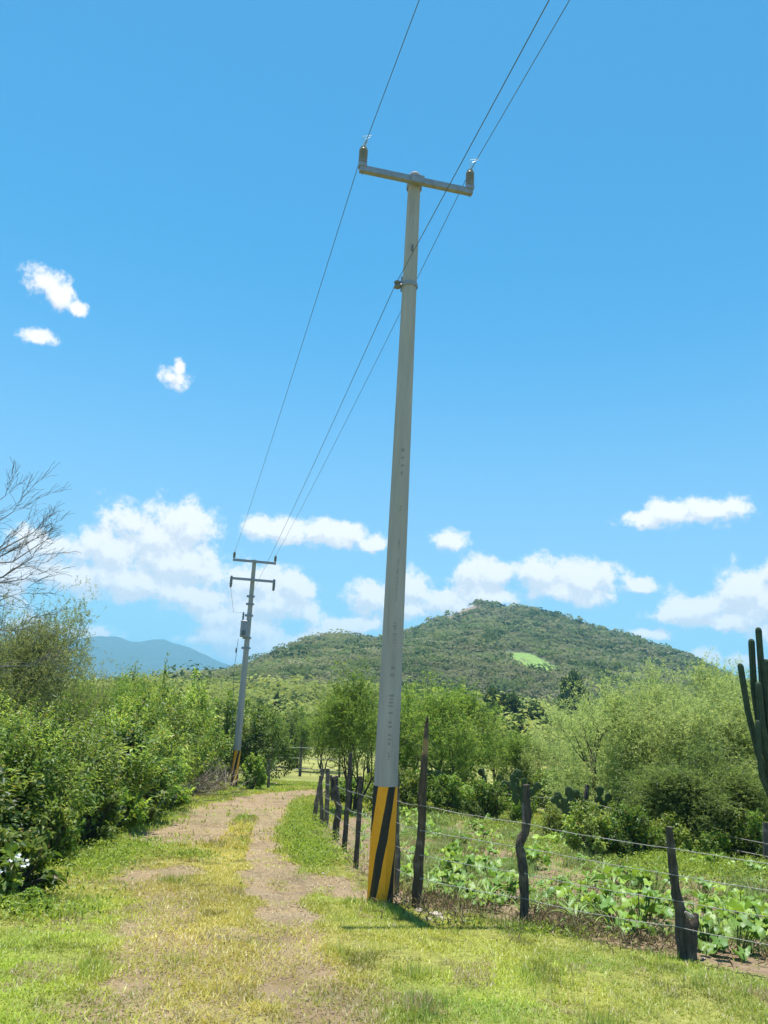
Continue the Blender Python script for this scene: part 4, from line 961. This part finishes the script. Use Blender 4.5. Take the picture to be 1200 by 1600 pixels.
# ------------------------------------------------------------------ bare tree reaching in from the left
def bare_tree():
    R = np.random.default_rng(77); tubes = []; tips = []
    Yb = 13.5; root = np.array([-10.2, Yb, tz(-10.2, Yb) - .1]); fork = root + np.array([.3, 0, 2.6])
    tubes.append(([root, root + [.1, .1, 1.2], fork], [.16, .13, .11]))
    def limb(a, b, r, depth):
        a = np.array(a); b = np.array(b); L = np.linalg.norm(b - a); n = 6; pts = [a]; dvec = (b - a) / n
        for i in range(n): pts.append(a + dvec * (i + 1) + (R.normal(0, .022, 3) * L if i < n - 1 else 0) * 1.0 + np.array([0, 0, .05 * L * math.sin(PI * (i + 1) / n)]))
        rad = [max(.0028, r * (1 - .8 * i / n)) for i in range(n + 1)]; tubes.append((pts, rad))
        if depth == 0: return
        for i in range(1, n + 1):
            for s in range(3 if depth == 2 else 2):
                d = unit(unit(b - a) + R.normal(0, .42, 3) + [0, 0, .06]); e = pts[i] + d * (R.uniform(.5, 1.35) if depth == 2 else L * R.uniform(.25, .55)) * (1.1 - .4 * i / n); limb(pts[i], e, max(.0035, rad[i] * .5), depth - 1)
    for px, py, Yp, r in ((52, 832, 13.0, .045), (8, 775, 13.6, .03), (50, 872, 12.6, .04), (38, 905, 12.4, .035), (62, 850, 13.4, .035), (20, 800, 12.8, .035), (20, 930, 12.3, .03), (50, 845, 14, .045), (20, 985, 12.8, .04), (45, 1040, 12.6, .04)):
        limb(fork + np.array([0, 0, R.uniform(-.3, .2)]), at(px, py, Yp), r, 2)
    b = MB()
    for pts, rad in tubes: b.tube(pts, rad, 7 if rad[0] > .05 else (4 if rad[0] > .012 else 3), cap=False)
    b.v = [tuple(np.array(v) - root) for v in b.v]
    return b, root
b, root = bare_tree()
bt = tag(empty('bare_tree', tuple(root)), 'leafless grey tree reaching its twiggy branches in from the left', 'tree')
b.build('branches', M['bark_grey'], bt)

# ------------------------------------------------------------------ bushes at the right behind the plot
RB = [(1, 935, 1345, 1258, 15.2, 44, 'bright leafy bush behind the plot, directly right of the leaning black post'), (0, 990, 1352, 1262, 14.9, 40, 'bright leafy bush behind the plot, above the forked post and to its left'),
      (1, 1045, 1350, 1275, 15.6, 36, 'bright leafy bush behind the plot, straight above the forked post'), (0, 1185, 1345, 1270, 15.5, 34, 'bright leafy bush at the foot of the tall cactus'),
      (1, 870, 1322, 1262, 19.0, 26, 'bright leafy bush under the prickly pears, left of the leaning black post'), (0, 760, 1290, 1222, 22.5, 34, 'green bush behind the squash between the tall post and the crooked post'),
      (1, 640, 1262, 1205, 25.5, 30, 'green bush behind the plot between the striped pole and the tall pointed post'), (0, 1110, 1352, 1300, 15.4, 34, 'low green bush in the shade of the feathery trees, right of the forked post'),
      (0, 700, 1278, 1212, 24.5, 34, 'shaded green bush right behind the tall pointed post'), (1, 590, 1272, 1200, 26.0, 34, 'green bush peeping out left of the striped pole'),
      (0, 545, 1262, 1218, 29.0, 36, 'green bush under the vase shaped thorn tree'), (1, 735, 1262, 1210, 31.0, 40, 'green bush under the yellow-green thorn trees, left of the shaded prickly pears'), (0, 665, 1256, 1206, 32.0, 40, 'green bush farthest back behind the tall pointed post'), (1, 815, 1262, 1200, 29.0, 40, 'green bush far behind the tall prickly pear'), (0, 870, 1268, 1205, 27.0, 38, 'green bush far behind the prickly pear left of the leaning post'),
      (0, 820, 1296, 1236, 21.5, 26, 'green bush directly behind the top of the crooked post')]
rb = [bush_meshes('bright_bush_a', 1.3, .75, 190, 26, .085, .026, BRIGHT[:2] + [(.12, .2, .03)], .3, 18), bush_meshes('bright_bush_b', 1.3, .75, 190, 26, .085, .024, BUSHC[1:] + BRIGHT[1:2], .4, 19)]
pr = {}
for k, px, pb_, pt_, Yp, wpx, lab in RB:
    o = px_plant(rb[k], 'bush', px, pb_, pt_, Yp, lab, 'bush', .75, 1.3, wpx, rng.uniform(0, 6), proto=pr.get(k), group='leafy bushes behind the plot'); pr.setdefault(k, o)

# dry brush pile
def twig_pile(n, r, h, seed, L=.8):
    R = np.random.default_rng(seed); b = MB()
    for _ in range(n):
        p = np.array([R.normal(0, r * .5), R.normal(0, r * .5), R.uniform(0, h * .5)]); d = unit(np.array([R.normal(0, .7), R.normal(0, .7), abs(R.normal(.2, .5))])); l = L * R.uniform(.4, 1.2)
        e = p + d * l; e[2] = min(e[2], h * 1.2); mid = (p + e) / 2 + R.normal(0, .06, 3); b.tube([p, mid, e], [.010, .008, .003], 3, cap=False)
        for k in range(4):
            t = R.uniform(.3, 1); q = p + (e - p) * t; b.tube([q, q + R.normal(0, .16, 3) + [0, 0, .06]], [.005, .002], 3, cap=False)
    return b
m_dry = noise_mat('dry_twig', [(.3, (.17, .135, .10)), (.7, (.38, .32, .25))], 6, .95, 0)
q = gnd(322, 1243); tag(twig_pile(240, 1.2, 1.0, 3, 1.1).build('brush_pile', m_dry, loc=(q[0] - .3, q[1], tz(q[0], q[1]))), 'dry grey-brown brush pile at the hedge foot before the transformer pole', 'brush pile')
q = gnd(285, 1262); tag(twig_pile(110, .8, .7, 4, .8).build('brush_pile', m_dry, loc=(q[0] - .7, q[1], tz(q[0], q[1]))), 'smaller dry brush pile, nearer to the camera than the big one', 'brush pile')

# ------------------------------------------------------------------ cacti
def pad_mesh():
    b = MB(); n = 12; rows = [(0, .02), (.05, .26), (.18, .5), (.38, .8), (.6, 1.0), (.8, .94), (.93, .62), (1.0, .08)]
    for z, w in rows: b.v += [(w * .5 * math.cos(2 * PI * k / n), .085 * (w ** .6) * math.sin(2 * PI * k / n), z) for k in range(n)]
    for i in range(len(rows) - 1): b.f += [(i * n + k, i * n + (k + 1) % n, (i + 1) * n + (k + 1) % n, (i + 1) * n + k) for k in range(n)]
    b.f.append(tuple((len(rows) - 1) * n + k for k in range(n)))
    return b.mesh('cactus_pad', M['nopal'], True)
PADM = pad_mesh()
def prickly_pear(loc, n1, size, seed, label, levels=3, trunk=0):
    R = np.random.default_rng(seed); o = tag(empty('prickly_pear', loc), label, 'cactus', 'prickly pear cacti behind the plot')
    def pad(p, ang, tw, s, lv):
        d = np.array([math.sin(ang) * math.cos(tw), math.sin(ang) * math.sin(tw), math.cos(ang)])
        ob = link('pad', PADM, o, tuple(p)); ob.rotation_euler = (0, ang, tw); ob.scale = (s * .74, s * .7, s)
        ob.rotation_mode = 'XYZ'
        tip = np.array(p) + d * s * .93
        if lv > 0:
            for k in range(R.integers(1, 3)): 
                a = ang + R.uniform(-.75, .75); side = np.array([math.cos(ang) * math.cos(tw), math.cos(ang) * math.sin(tw), -math.sin(ang)])
                pad(tip + side * R.uniform(-.25, .25) * s * .5 - d * s * .05, a, tw + R.uniform(-.5, .5), s * R.uniform(.8, 1.0), lv - 1)
    if trunk: MB().tube([(0, 0, -.05), (.02, 0, trunk * .5), (0, .02, trunk)], [.07, .06, .05], 8).build('trunk', M['bark_grey'], o)
    for k in range(n1): pad(np.array([R.normal(0, .14), R.normal(0, .14), trunk * .92]), R.uniform(-.6, .6), R.uniform(-.6, .6), size * R.uniform(.85, 1.1), levels)
    return o
def pp(px, py, Yp): b = at(px, py, Yp); return (b[0], Yp, tz(b[0], Yp))
prickly_pear(pp(818, 1300, 19.5), 3, .30, 1, 'tall prickly pear cactus right behind the crooked post', 2, .72)
prickly_pear(pp(885, 1310, 18.6), 3, .27, 2, 'prickly pear cactus just left of the leaning black post', 2, .55)
prickly_pear(pp(932, 1310, 18.8), 3, .26, 3, 'prickly pear cactus just right of the leaning black post', 2, .55)
prickly_pear(pp(775, 1275, 23.5), 4, .36, 4, 'shaded prickly pear cactus left of and behind the crooked post', 2, .7)
prickly_pear(pp(680, 1268, 25.0), 4, .36, 5, 'shaded prickly pear cactus beside the tall pointed post', 2, .5)
# organ pipe cactus
def column(b, pts, r, ribs=7):
    n = ribs * 2; P = [np.array(p, float) for p in pts]
    PP = []
    for i in range(len(P) - 1):
        for t in np.linspace(0, 1, 5)[:-1]: PP.append(P[i] * (1 - t) + P[i + 1] * t)
    PP.append(P[-1]); rad = [r * (.9 + .1 * min(1, i / 6)) for i in range(len(PP))]
    d = unit(PP[-1] - PP[-2]); 
    for k, f_ in ((.03, .93), (.06, .74), (.08, .4)): PP.append(P[-1] + d * k * (r / .07)); rad.append(r * f_)
    o = len(b.v)
    for p, rr_ in zip(PP, rad):
        for k in range(n):
            a = 2 * PI * k / n; q = rr_ * (1.0 if k % 2 else .68) * random.uniform(.97, 1.03); b.v.append((p[0] + q * math.cos(a), p[1] + q * math.sin(a), p[2]))
    for i in range(len(PP) - 1): b.f += [(o + i * n + k, o + i * n + (k + 1) % n, o + (i + 1) * n + (k + 1) % n, o + (i + 1) * n + k) for k in range(n)]
    b.f.append(tuple(o + (len(PP) - 1) * n + k for k in range(n)))
YC = 14.5; cb = at(1228, 1345, YC); cz = tz(cb[0], YC); cr = np.array([cb[0], YC, cz])
oc = tag(empty('organ_pipe_cactus', tuple(cr)), 'tall dark organ pipe cactus with many upright columns at the edge of the plot', 'cactus')
MB().tube([(0, 0, -.1), (0, 0, .35), (-.02, 0, .75)], [.17, .15, .13], 12).build('trunk', M['bark'], oc)
for pts, r, yo in (([(1208, 1240), (1185, 1180), (1168, 1110), (1157, 1042)], .062, .05), ([(1212, 1230), (1190, 1160), (1178, 1080), (1174, 1004)], .066, .25), ([(1214, 1230), (1200, 1150), (1191, 1070), (1185, 986)], .066, .1),
                   ([(1214, 1240), (1200, 1180), (1190, 1130), (1185, 1072)], .068, -.18), ([(1218, 1235), (1208, 1160), (1201, 1100), (1197, 1036)], .068, .0), ([(1224, 1235), (1222, 1150), (1216, 1080), (1212, 1010)], .068, .2),
                   ([(1230, 1240), (1236, 1160), (1235, 1080), (1232, 990)], .068, 0), ([(1236, 1240), (1252, 1170), (1256, 1090), (1255, 1030)], .066, -.1), ([(1205, 1250), (1190, 1215), (1186, 1180), (1184, 1130)], .05, -.25)):
    b = MB(); P = [np.array([-.02, 0, .6])] + [at(x, y, YC + yo) - cr for x, y in pts]; column(b, P, r * .92); b.build('column', M['cactus'], oc)

# ------------------------------------------------------------------ crops
def squash_mesh(seed, n=16, big=.082):
    R = np.random.default_rng(seed); V_ = []; T_ = []; C_ = []
    m_ = 15
    for k in range(n):
        a = R.uniform(0, 2 * PI); rr_ = R.uniform(.06, .42); c = np.array([math.cos(a) * rr_, math.sin(a) * rr_, R.uniform(.10, .34) * (1.15 - rr_)]); s = big * R.uniform(.6, 1.2)
        nrm = unit(np.array([math.cos(a) * .25 + R.normal(0, .16), math.sin(a) * .25 + R.normal(0, .16) - .15, 1])); u = unit(np.cross(nrm, [math.sin(a), -math.cos(a), .1])); w = np.cross(nrm, u)
        col = pick([(.09, .19, .032), (.165, .28, .048), (.27, .38, .05)], 1, .15, R)[0]
        o = len(V_); V_.append(c - nrm * .03 * s / .15); C_.append(col * 1.1)
        for q in range(m_):
            t = 2 * PI * q / m_; lob = 1 + .16 * math.cos(5 * t) - (.55 if q == 0 else 0); V_.append(c + s * lob * (math.cos(t) * -u + math.sin(t) * w) + nrm * (R.normal(0, .02) - .02 * math.cos(2 * t))); C_.append(col * R.uniform(.9, 1.1))
        for q in range(m_): T_.append((o, o + 1 + q, o + 1 + (q + 1) % m_))
        # leaf stalk
        o = len(V_); g = np.array([c[0] * .3, c[1] * .3, 0])
        for p in (g, c):
            for q in range(3): V_.append(p + .007 * np.array([math.cos(q * 2.1), math.sin(q * 2.1), 0])); C_.append(np.array([.16, .25, .06]))
        for q in range(3): T_ += [(o + q, o + (q + 1) % 3, o + 3 + q), (o + (q + 1) % 3, o + 3 + (q + 1) % 3, o + 3 + q)]
    return np_mesh('squash_plant', V_, T_, M['crop'], np.array(C_))
def maize_mesh(seed, n=13, h=.5):
    R = np.random.default_rng(seed); V_ = []; T_ = []; C_ = []
    for k in range(n):
        a = R.uniform(0, 2 * PI); d = np.array([math.cos(a), math.sin(a), 0]); w = np.array([-d[1], d[0], 0]); L = h * R.uniform(.7, 1.2); up = R.uniform(.5, 1.1); o = len(V_)
        col = pick([(.16, .27, .06), (.24, .35, .085), (.31, .41, .10)], 1, .15, R)[0]
        for i in range(6):
            t = i / 5; p = d * L * .75 * t ** 1.2 + np.array([0, 0, .05 + L * (up * t - .75 * up * t ** 2.3)]); ww = .0095 * (1 - t) ** .6 * (.5 + 1.2 * min(t * 3, 1)) / 1.4 + .001
            V_ += [p - w * ww, p + np.array([0, 0, -.3 * ww]), p + w * ww]; C_ += [col * R.uniform(.92, 1.08)] * 3
        for i in range(5):
            for j in (0, 1): q = o + i * 3 + j; T_ += [(q, q + 1, q + 4), (q, q + 4, q + 3)]
    return np_mesh('maize_plant', V_, T_, M['crop'], np.array(C_))
SQ = [squash_mesh(s, 14 + s % 5) for s in range(5)]; MZM = [maize_mesh(s + 20, 12 + s % 4) for s in range(5)]
LM = {'the striped pole': B1[:2], 'the tall pointed post': FENCE[6], 'the crooked black post': FENCE[7], 'the forked post': FENCE[8], 'the leaning black post': gnd(906, 1314)[:2], 'the dark thorn bush': np.array([7.2, 16.0]), 'the bush behind the tall post': gnd(700, 1278)[:2]}
crops = []
for px, py, s in ((790, 1408, 1.15), (760, 1345, .8), (900, 1420, 1.1), (1002, 1455, 1.35), (1150, 1487, 1.15), (700, 1400, .95), (640, 1352, 1.0), (722, 1402, .9), (690, 1275, 1.1), (1090, 1400, .9), (980, 1375, .8), (745, 1300, 1.0), (632, 1385, .8),
                  (1180, 1455, .9), (870, 1400, .8), (1040, 1430, .9), (840, 1345, .9), (900, 1355, .8), (720, 1325, .9), (1105, 1440, 1.0), (1160, 1420, .9), (705, 1340, .7), (660, 1285, .9), (925, 1385, .7), (960, 1405, .7)):
    g = gnd(px, py); crops.append((g[0], g[1], s * .86, 'squash'))
R = np.random.default_rng(9)
for _ in range(9000):
    if len(crops) > 275: break
    px, py = R.uniform(560, 1215), R.uniform(1262, 1500); x, y = gnd(px, py)[:2]
    if poly_sd(np.array([x]), np.array([y]), FIELD)[0] < .25: continue
    if any((x - c[0]) ** 2 + (y - c[1]) ** 2 < (.24 + .011 * y) ** 2 for c in crops): continue
    crops.append((x, y, R.uniform(.5, 1.05), 'squash' if R.random() < .13 else 'maize'))
byk = {}
for x, y, s, k in crops:
    nm = min(LM, key=lambda q: math.hypot(x - LM[q][0], y - LM[q][1])); byk.setdefault((k, nm), []).append((math.hypot(x - LM[nm][0], y - LM[nm][1]), x, y, s))
def nth(i):
    o = ['', 'second ', 'third ', 'fourth ', 'fifth ', 'sixth ', 'seventh ', 'eighth ', 'ninth ', 'tenth ', 'eleventh ', 'twelfth ', 'thirteenth ', 'fourteenth ', 'fifteenth ', 'sixteenth ', 'seventeenth ', 'eighteenth ', 'nineteenth ', 'twentieth ']
    if i < 20: return o[i]
    return ('twenty-', 'thirty-', 'forty-', 'fifty-', 'sixty-', 'seventy-', 'eighty-')[(i - 20) // 10] + ['first ', 'second ', 'third ', 'fourth ', 'fifth ', 'sixth ', 'seventh ', 'eighth ', 'ninth ', 'tenth '][(i - 20) % 10]
for (k, nm), lst in byk.items():
    for i, (d, x, y, s) in enumerate(sorted(lst)):
        me = (SQ if k == 'squash' else MZM)[R.integers(0, 5)]
        o = link(k + '_plant', me, loc=(x, y, tz(x, y) - .01)); o.rotation_euler = (0, 0, R.uniform(0, 6.28)); o.scale = (s,) * 3
        if k == 'squash': tag(o, 'broad-leaved squash plant, %sclosest to %s' % (nth(i), nm), 'squash plant', 'squash plants in the plot')
        else: tag(o, 'young grassy maize plant, %sclosest to %s' % (nth(i), nm), 'maize plant', 'maize plants in the plot')

# ------------------------------------------------------------------ stones
def rock_mesh(seed, flat=.65):
    R = np.random.default_rng(seed); b = MB(); n = 12
    prof = [(.75, -.3), (1.0, 0), (.96, .25), (.75, .5), (.42, .66), (.05, .70)]
    b.lathe(prof, n); d = unit(R.normal(size=(5, 3))); k = R.uniform(.6, .85, 5)
    V_ = np.array(b.v) * [1, .8, flat]
    for dd, kk in zip(d, k):
        s = V_ @ dd; V_ = V_ - np.outer(np.maximum(0, s - kk * .8), dd)
    V_ += R.normal(0, .03, V_.shape); b.v = [tuple(v) for v in V_]
    me = b.mesh('stone', M['stone'], True); me.set_sharp_from_angle(angle=math.radians(25)); return me
STN = [(680, 1432, 12, 'largest pale rounded stone lying between the tall pointed post and the grass'), (668, 1438, 9, 'pale flat stone touching the left side of the largest stone'), (690, 1436, 8, 'pale flat slab leaning against the right of the largest stone'),
       (712, 1427, 6, 'small tan stone by itself right of the stone cluster'), (654, 1424, 8, 'brownish stone at the foot of the tall pointed post'), (726, 1441, 6, 'flat whitish stone in the grass edge right of the stone cluster'),
       (800, 1446, 3.5, 'small white stone left of the crooked black post'), (985, 1362, 7, 'tan stone lying in the plot left of the forked post'), (430, 1226, 5, 'pale boulder beside the short stake at the bend'), (505, 1366, 3, 'small pale stone at the gravel patch left of the striped pole'), (515, 1386, 3, 'small white stone nearest the striped pole on the gravel patch'),
       (1100, 1500, 4, 'small dark stone right of the foot of the forked post')]
RM = [rock_mesh(s) for s in range(4)]
for i, (px, py, w, lab) in enumerate(STN):
    g = gnd(px, py); o = link('stone', RM[i % 4], loc=(g[0], g[1], tz(g[0], g[1]) + .01)); s = w * g[1] / 1200; o.scale = (s, s, s * (.5 if 'flat' in lab else .9)); o.rotation_euler = (0, 0, i * 1.3); tag(o, lab, 'stone', 'stones lying about')
# mound of crumbled earth at the foot of the near pole is part of the terrain; white flowers at the left edge
def flower_plant():
    fol, stem = bush_meshes('flower_plant', .5, .5, 60, 18, .09, .028, BRIGHT, .3, 51)
    g = gnd(12, 1405); o = tag(empty('flowering_plant', (g[0], g[1], tz(g[0], g[1]))), 'low plant carrying clusters of white flowers at the near end of the hedge', 'flowers')
    link('foliage', fol, o); link('stem', stem, o)
    R = np.random.default_rng(4); n = 5
    for cx, cy, cz_ in ((.08, -.3, .38), (.0, -.34, .30), (.16, -.28, .45), (.20, -.22, .40)):
        V_ = []; T_ = []
        for k in range(15):
            c = np.array([cx, cy, cz_]) + R.normal(0, .024, 3); nn_ = unit(R.normal(0, .6, 3) + [0, -.6, .7]); u = unit(np.cross(nn_, R.normal(size=3))); w = np.cross(nn_, u); o_ = len(V_); V_.append(c)
            for q in range(10): t = 2 * PI * q / 10; V_.append(c + (.021 if q % 2 else .012) * (math.cos(t) * u + math.sin(t) * w) + nn_ * .006)
            T_ += [(o_, o_ + 1 + q, o_ + 1 + (q + 1) % 10) for q in range(10)]
        link('flower_cluster', np_mesh('flower_cluster', V_, T_, M['petal']), o)
flower_plant()
for px, py, s, lab in ((45, 1420, .5, 'dark grassy tuft beside the white flowers'),):
    g = gnd(px, py); o = dup(protos[('low_bush', 1)], (g[0], g[1], tz(g[0], g[1])), rng.uniform(0, 6), (s, s * .8, s * .45))
    for k in ('label', 'category', 'group'):
        if k in o: del o[k]
    tag(o, lab, 'weed')

# ================================================================== LIGHT, SKY, AIR, CAMERA
sv = unit(np.array([-.42, 1.26, 9.95])); el = math.asin(sv[2]); azs = math.atan2(sv[0], sv[1])
sun = bpy.data.objects.new('sun', bpy.data.lights.new('sun', 'SUN')); COL.objects.link(sun)
sun.data.energy = 4.2; sun.data.angle = math.radians(.5); sun.data.color = (1, .96, .89)
sun.rotation_euler = Vector(-sv).to_track_quat('-Z', 'Y').to_euler(); sun.location = (0, 0, 60)
world = bpy.data.worlds.new('World'); SC.world = world; world.use_nodes = True
nt = world.node_tree; nt.nodes.clear(); L = nt.links.new
sky = N(nt, 'TexSky'); sky.sky_type = 'NISHITA'; sky.sun_disc = False; sky.sun_elevation = el; sky.sun_rotation = azs; sky.air_density = 1.0; sky.dust_density = .6; sky.ozone_density = 2.0; sky.altitude = 1500
tc = N(nt, 'TexCoord'); sx = N(nt, 'SeparateXYZ'); L(tc.outputs['Generated'], sx.inputs[0])
def mth(op, a, b=None, c=None):
    n = N(nt, 'Math', operation=op)
    for i, v in enumerate((a, b, c)):
        if v is None: continue
        if hasattr(v, 'is_output'): L(v, n.inputs[i])
        else: n.inputs[i].default_value = v
    return n.outputs[0]
AZ = mth('ARCTAN2', sx.outputs[0], sx.outputs[1]); EL = mth('ARCSINE', sx.outputs[2])
comb = N(nt, 'CombineXYZ'); L(AZ, comb.inputs[0]); L(EL, comb.inputs[1])
CLOUDS = [  # px, py, rx, ry of each heap of the fair weather clouds
    (72, 444, 38, 33), (90, 468, 25, 25), (124, 484, 18, 15), (62, 525, 31, 19), (268, 590, 26, 23), (280, 574, 13, 19),
    (250, 835, 100, 60), (215, 812, 50, 36), (285, 812, 60, 40), (170, 862, 80, 46), (300, 820, 44, 36), (110, 905, 70, 36), (210, 905, 120, 36), (330, 888, 60, 36), (400, 905, 90, 34), (455, 915, 50, 32), (60, 850, 70, 30), (300, 930, 130, 20), (20, 900, 60, 60),
    (440, 826, 56, 24), (510, 832, 80, 26), (575, 848, 36, 14), (400, 822, 26, 18),
    (330, 990, 44, 28), (400, 985, 70, 26), (370, 1020, 70, 24), (530, 978, 56, 18), (480, 1000, 60, 20), (575, 975, 40, 14), (155, 990, 44, 22), (60, 985, 60, 20),
    (705, 842, 36, 22), (580, 935, 60, 28), (650, 918, 50, 34), (700, 935, 60, 30), (770, 900, 64, 36), (850, 895, 75, 38), (920, 908, 62, 36), (880, 925, 70, 26), (760, 930, 60, 26), (640, 950, 70, 22),
    (1000, 815, 36, 20), (1050, 800, 50, 26), (1100, 800, 50, 24), (1150, 792, 36, 32),
    (1165, 922, 84, 52), (1100, 945, 70, 26), (1050, 960, 60, 18), (1210, 900, 50, 40), (1130, 970, 80, 22), (1110, 1025, 46, 22), (1160, 1030, 50, 22), (1015, 990, 36, 12), (1220, 990, 60, 36),
    (430, 945, 84, 44), (350, 955, 90, 38), (390, 1000, 90, 34), (500, 1000, 60, 24), (420, 1010, 70, 24), (280, 880, 90, 40), (1000, 915, 26, 14)]
gt = bpy.data.node_groups.new('cloud_field', 'ShaderNodeTree')
gt.interface.new_socket('Vector', in_out='INPUT', socket_type='NodeSocketVector'); gt.interface.new_socket('Field', in_out='OUTPUT', socket_type='NodeSocketFloat')
gi = gt.nodes.new('NodeGroupInput'); gox = gt.nodes.new('NodeGroupOutput')
w1 = gt.nodes.new('ShaderNodeTexNoise'); w1.inputs['Scale'].default_value = 16; w1.inputs['Detail'].default_value = 4; gt.links.new(gi.outputs[0], w1.inputs['Vector'])
ws = gt.nodes.new('ShaderNodeVectorMath'); ws.operation = 'MULTIPLY_ADD'; ws.inputs[1].default_value = (.030, .022, 0); ws.inputs[2].default_value = (-.015, -.011, 0); gt.links.new(w1.outputs['Color'], ws.inputs[0])
wa = gt.nodes.new('ShaderNodeVectorMath'); wa.operation = 'ADD'; gt.links.new(gi.outputs[0], wa.inputs[0]); gt.links.new(ws.outputs[0], wa.inputs[1])
acc = None
for px, py, rx, ry in CLOUDS:
    d = unit(ray(px, py)); a = math.atan2(d[0], d[1]); e = math.asin(d[2]); sc_ = math.cos(math.atan(math.hypot(px - 600, py - 800) / F)) ** 2
    rxx = rx / F * sc_ ** .5 / math.cos(e) * 1.5; ryy = ry / F * sc_ * 1.5
    mm = gt.nodes.new('ShaderNodeVectorMath'); mm.operation = 'MULTIPLY_ADD'; mm.inputs[1].default_value = (1 / rxx, 1 / ryy, 0); mm.inputs[2].default_value = (-a / rxx, -e / ryy, 0); gt.links.new(wa.outputs[0], mm.inputs[0])
    ln = gt.nodes.new('ShaderNodeVectorMath'); ln.operation = 'LENGTH'; gt.links.new(mm.outputs[0], ln.inputs[0])
    if acc is None: acc = ln.outputs['Value']
    else:
        mn = gt.nodes.new('ShaderNodeMath'); mn.operation = 'SMOOTH_MIN'; mn.inputs[2].default_value = .35; gt.links.new(acc, mn.inputs[0]); gt.links.new(ln.outputs['Value'], mn.inputs[1]); acc = mn.outputs[0]
n2 = gt.nodes.new('ShaderNodeTexNoise'); n2.inputs['Scale'].default_value = 21; n2.inputs['Detail'].default_value = 8; n2.inputs['Roughness'].default_value = .68; gt.links.new(gi.outputs[0], n2.inputs['Vector'])
ma = gt.nodes.new('ShaderNodeMath'); ma.operation = 'MULTIPLY_ADD'; ma.inputs[1].default_value = 2.0; gt.links.new(n2.outputs[0], ma.inputs[0])
mc = gt.nodes.new('ShaderNodeMath'); mc.operation = 'MINIMUM'; mc.inputs[1].default_value = 3; gt.links.new(acc, mc.inputs[0]); gt.links.new(mc.outputs[0], ma.inputs[2]); gt.links.new(ma.outputs[0], gox.inputs[0])
def cf(vec): g = nt.nodes.new('ShaderNodeGroup'); g.node_tree = gt; L(vec, g.inputs[0]); return g.outputs[0]
f0 = cf(comb.outputs[0])
upv = N(nt, 'VectorMath', operation='ADD', inp={1: (.004, .016, 0)}); L(comb.outputs[0], upv.inputs[0]); f1 = cf(upv.outputs[0])
def mrange(v, a, b, c=0, d=1, smooth=True):
    r = N(nt, 'MapRange', interpolation_type='SMOOTHSTEP' if smooth else 'LINEAR', inp={'From Min': a, 'From Max': b, 'To Min': c, 'To Max': d}); L(v, r.inputs['Value']); return r.outputs[0]
dens = mrange(f0, 1.70, 1.30)
lit = mrange(mth('SUBTRACT', f1, f0), -.20, .22)
ccol = mixc(nt, lit, (.80, .84, .90), (1.10, 1.09, 1.08))
cs = N(nt, 'VectorMath', operation='SCALE', inp={'Scale': 3.4}); L(ccol, cs.inputs[0])
tint = N(nt, 'VectorMath', operation='MULTIPLY', inp={1: (.225, .67, .71)}); L(sky.outputs[0], tint.inputs[0])
hz = mrange(EL, .62, .02); sk2 = mixc(nt, mth('MULTIPLY', mth('POWER', hz, 1.5), .62), tint.outputs[0], (1.55, 1.86, 2.35))
fin = mixc(nt, mth('MULTIPLY', dens, .97), sk2, cs.outputs[0])
bg = N(nt, 'Background', inp={'Strength': .15}); L(fin, bg.inputs[0]); wo = N(nt, 'OutputWorld'); L(bg.outputs[0], wo.inputs[0])

# air: one closed box of thin even haze round everything
zlo = float(min(Z.min(), GZ.min())) - 1.0; zhi = max(float(GZ.max()), float(Z.max())) + 8
hb_ = MB().box((0, 0, (zlo + zhi) / 2), (7200, 7200, (zhi - zlo) / 2))
m, nt2 = new_mat('haze_air'); pv = N(nt2, 'VolumePrincipled', inp={'Color': (.33, .74, 1.0, 1), 'Density': .00026, 'Anisotropy': 0.0}); o_ = N(nt2, 'OutputMaterial'); nt2.links.new(pv.outputs[0], o_.inputs['Volume'])
tag(hb_.build('haze', m, smooth=False), kind='stuff')

cam = bpy.data.objects.new('camera', bpy.data.cameras.new('camera')); COL.objects.link(cam); SC.camera = cam
cam.data.sensor_fit = 'VERTICAL'; cam.data.sensor_height = 36; cam.data.lens = 36 * F / 1600; cam.data.clip_end = 20000; cam.data.clip_start = .05
from mathutils import Matrix
mw = Matrix.Identity(4)
for i in range(3): mw[i][0] = _r[i]; mw[i][1] = _u[i]; mw[i][2] = -_f[i]; mw[i][3] = CAM[i]
cam.matrix_world = mw
SC.render.resolution_x, SC.render.resolution_y = 768, 1024
vs = SC.view_settings; vs.view_transform = 'Standard'; vs.look = 'None'; vs.gamma = 1; vs.exposure = 1.05
SC.cycles.max_bounces = 6; SC.cycles.diffuse_bounces = 3; SC.cycles.transmission_bounces = 4; SC.cycles.volume_bounces = 0; SC.cycles.use_denoising = True
SC.cycles.sample_clamp_indirect = 6
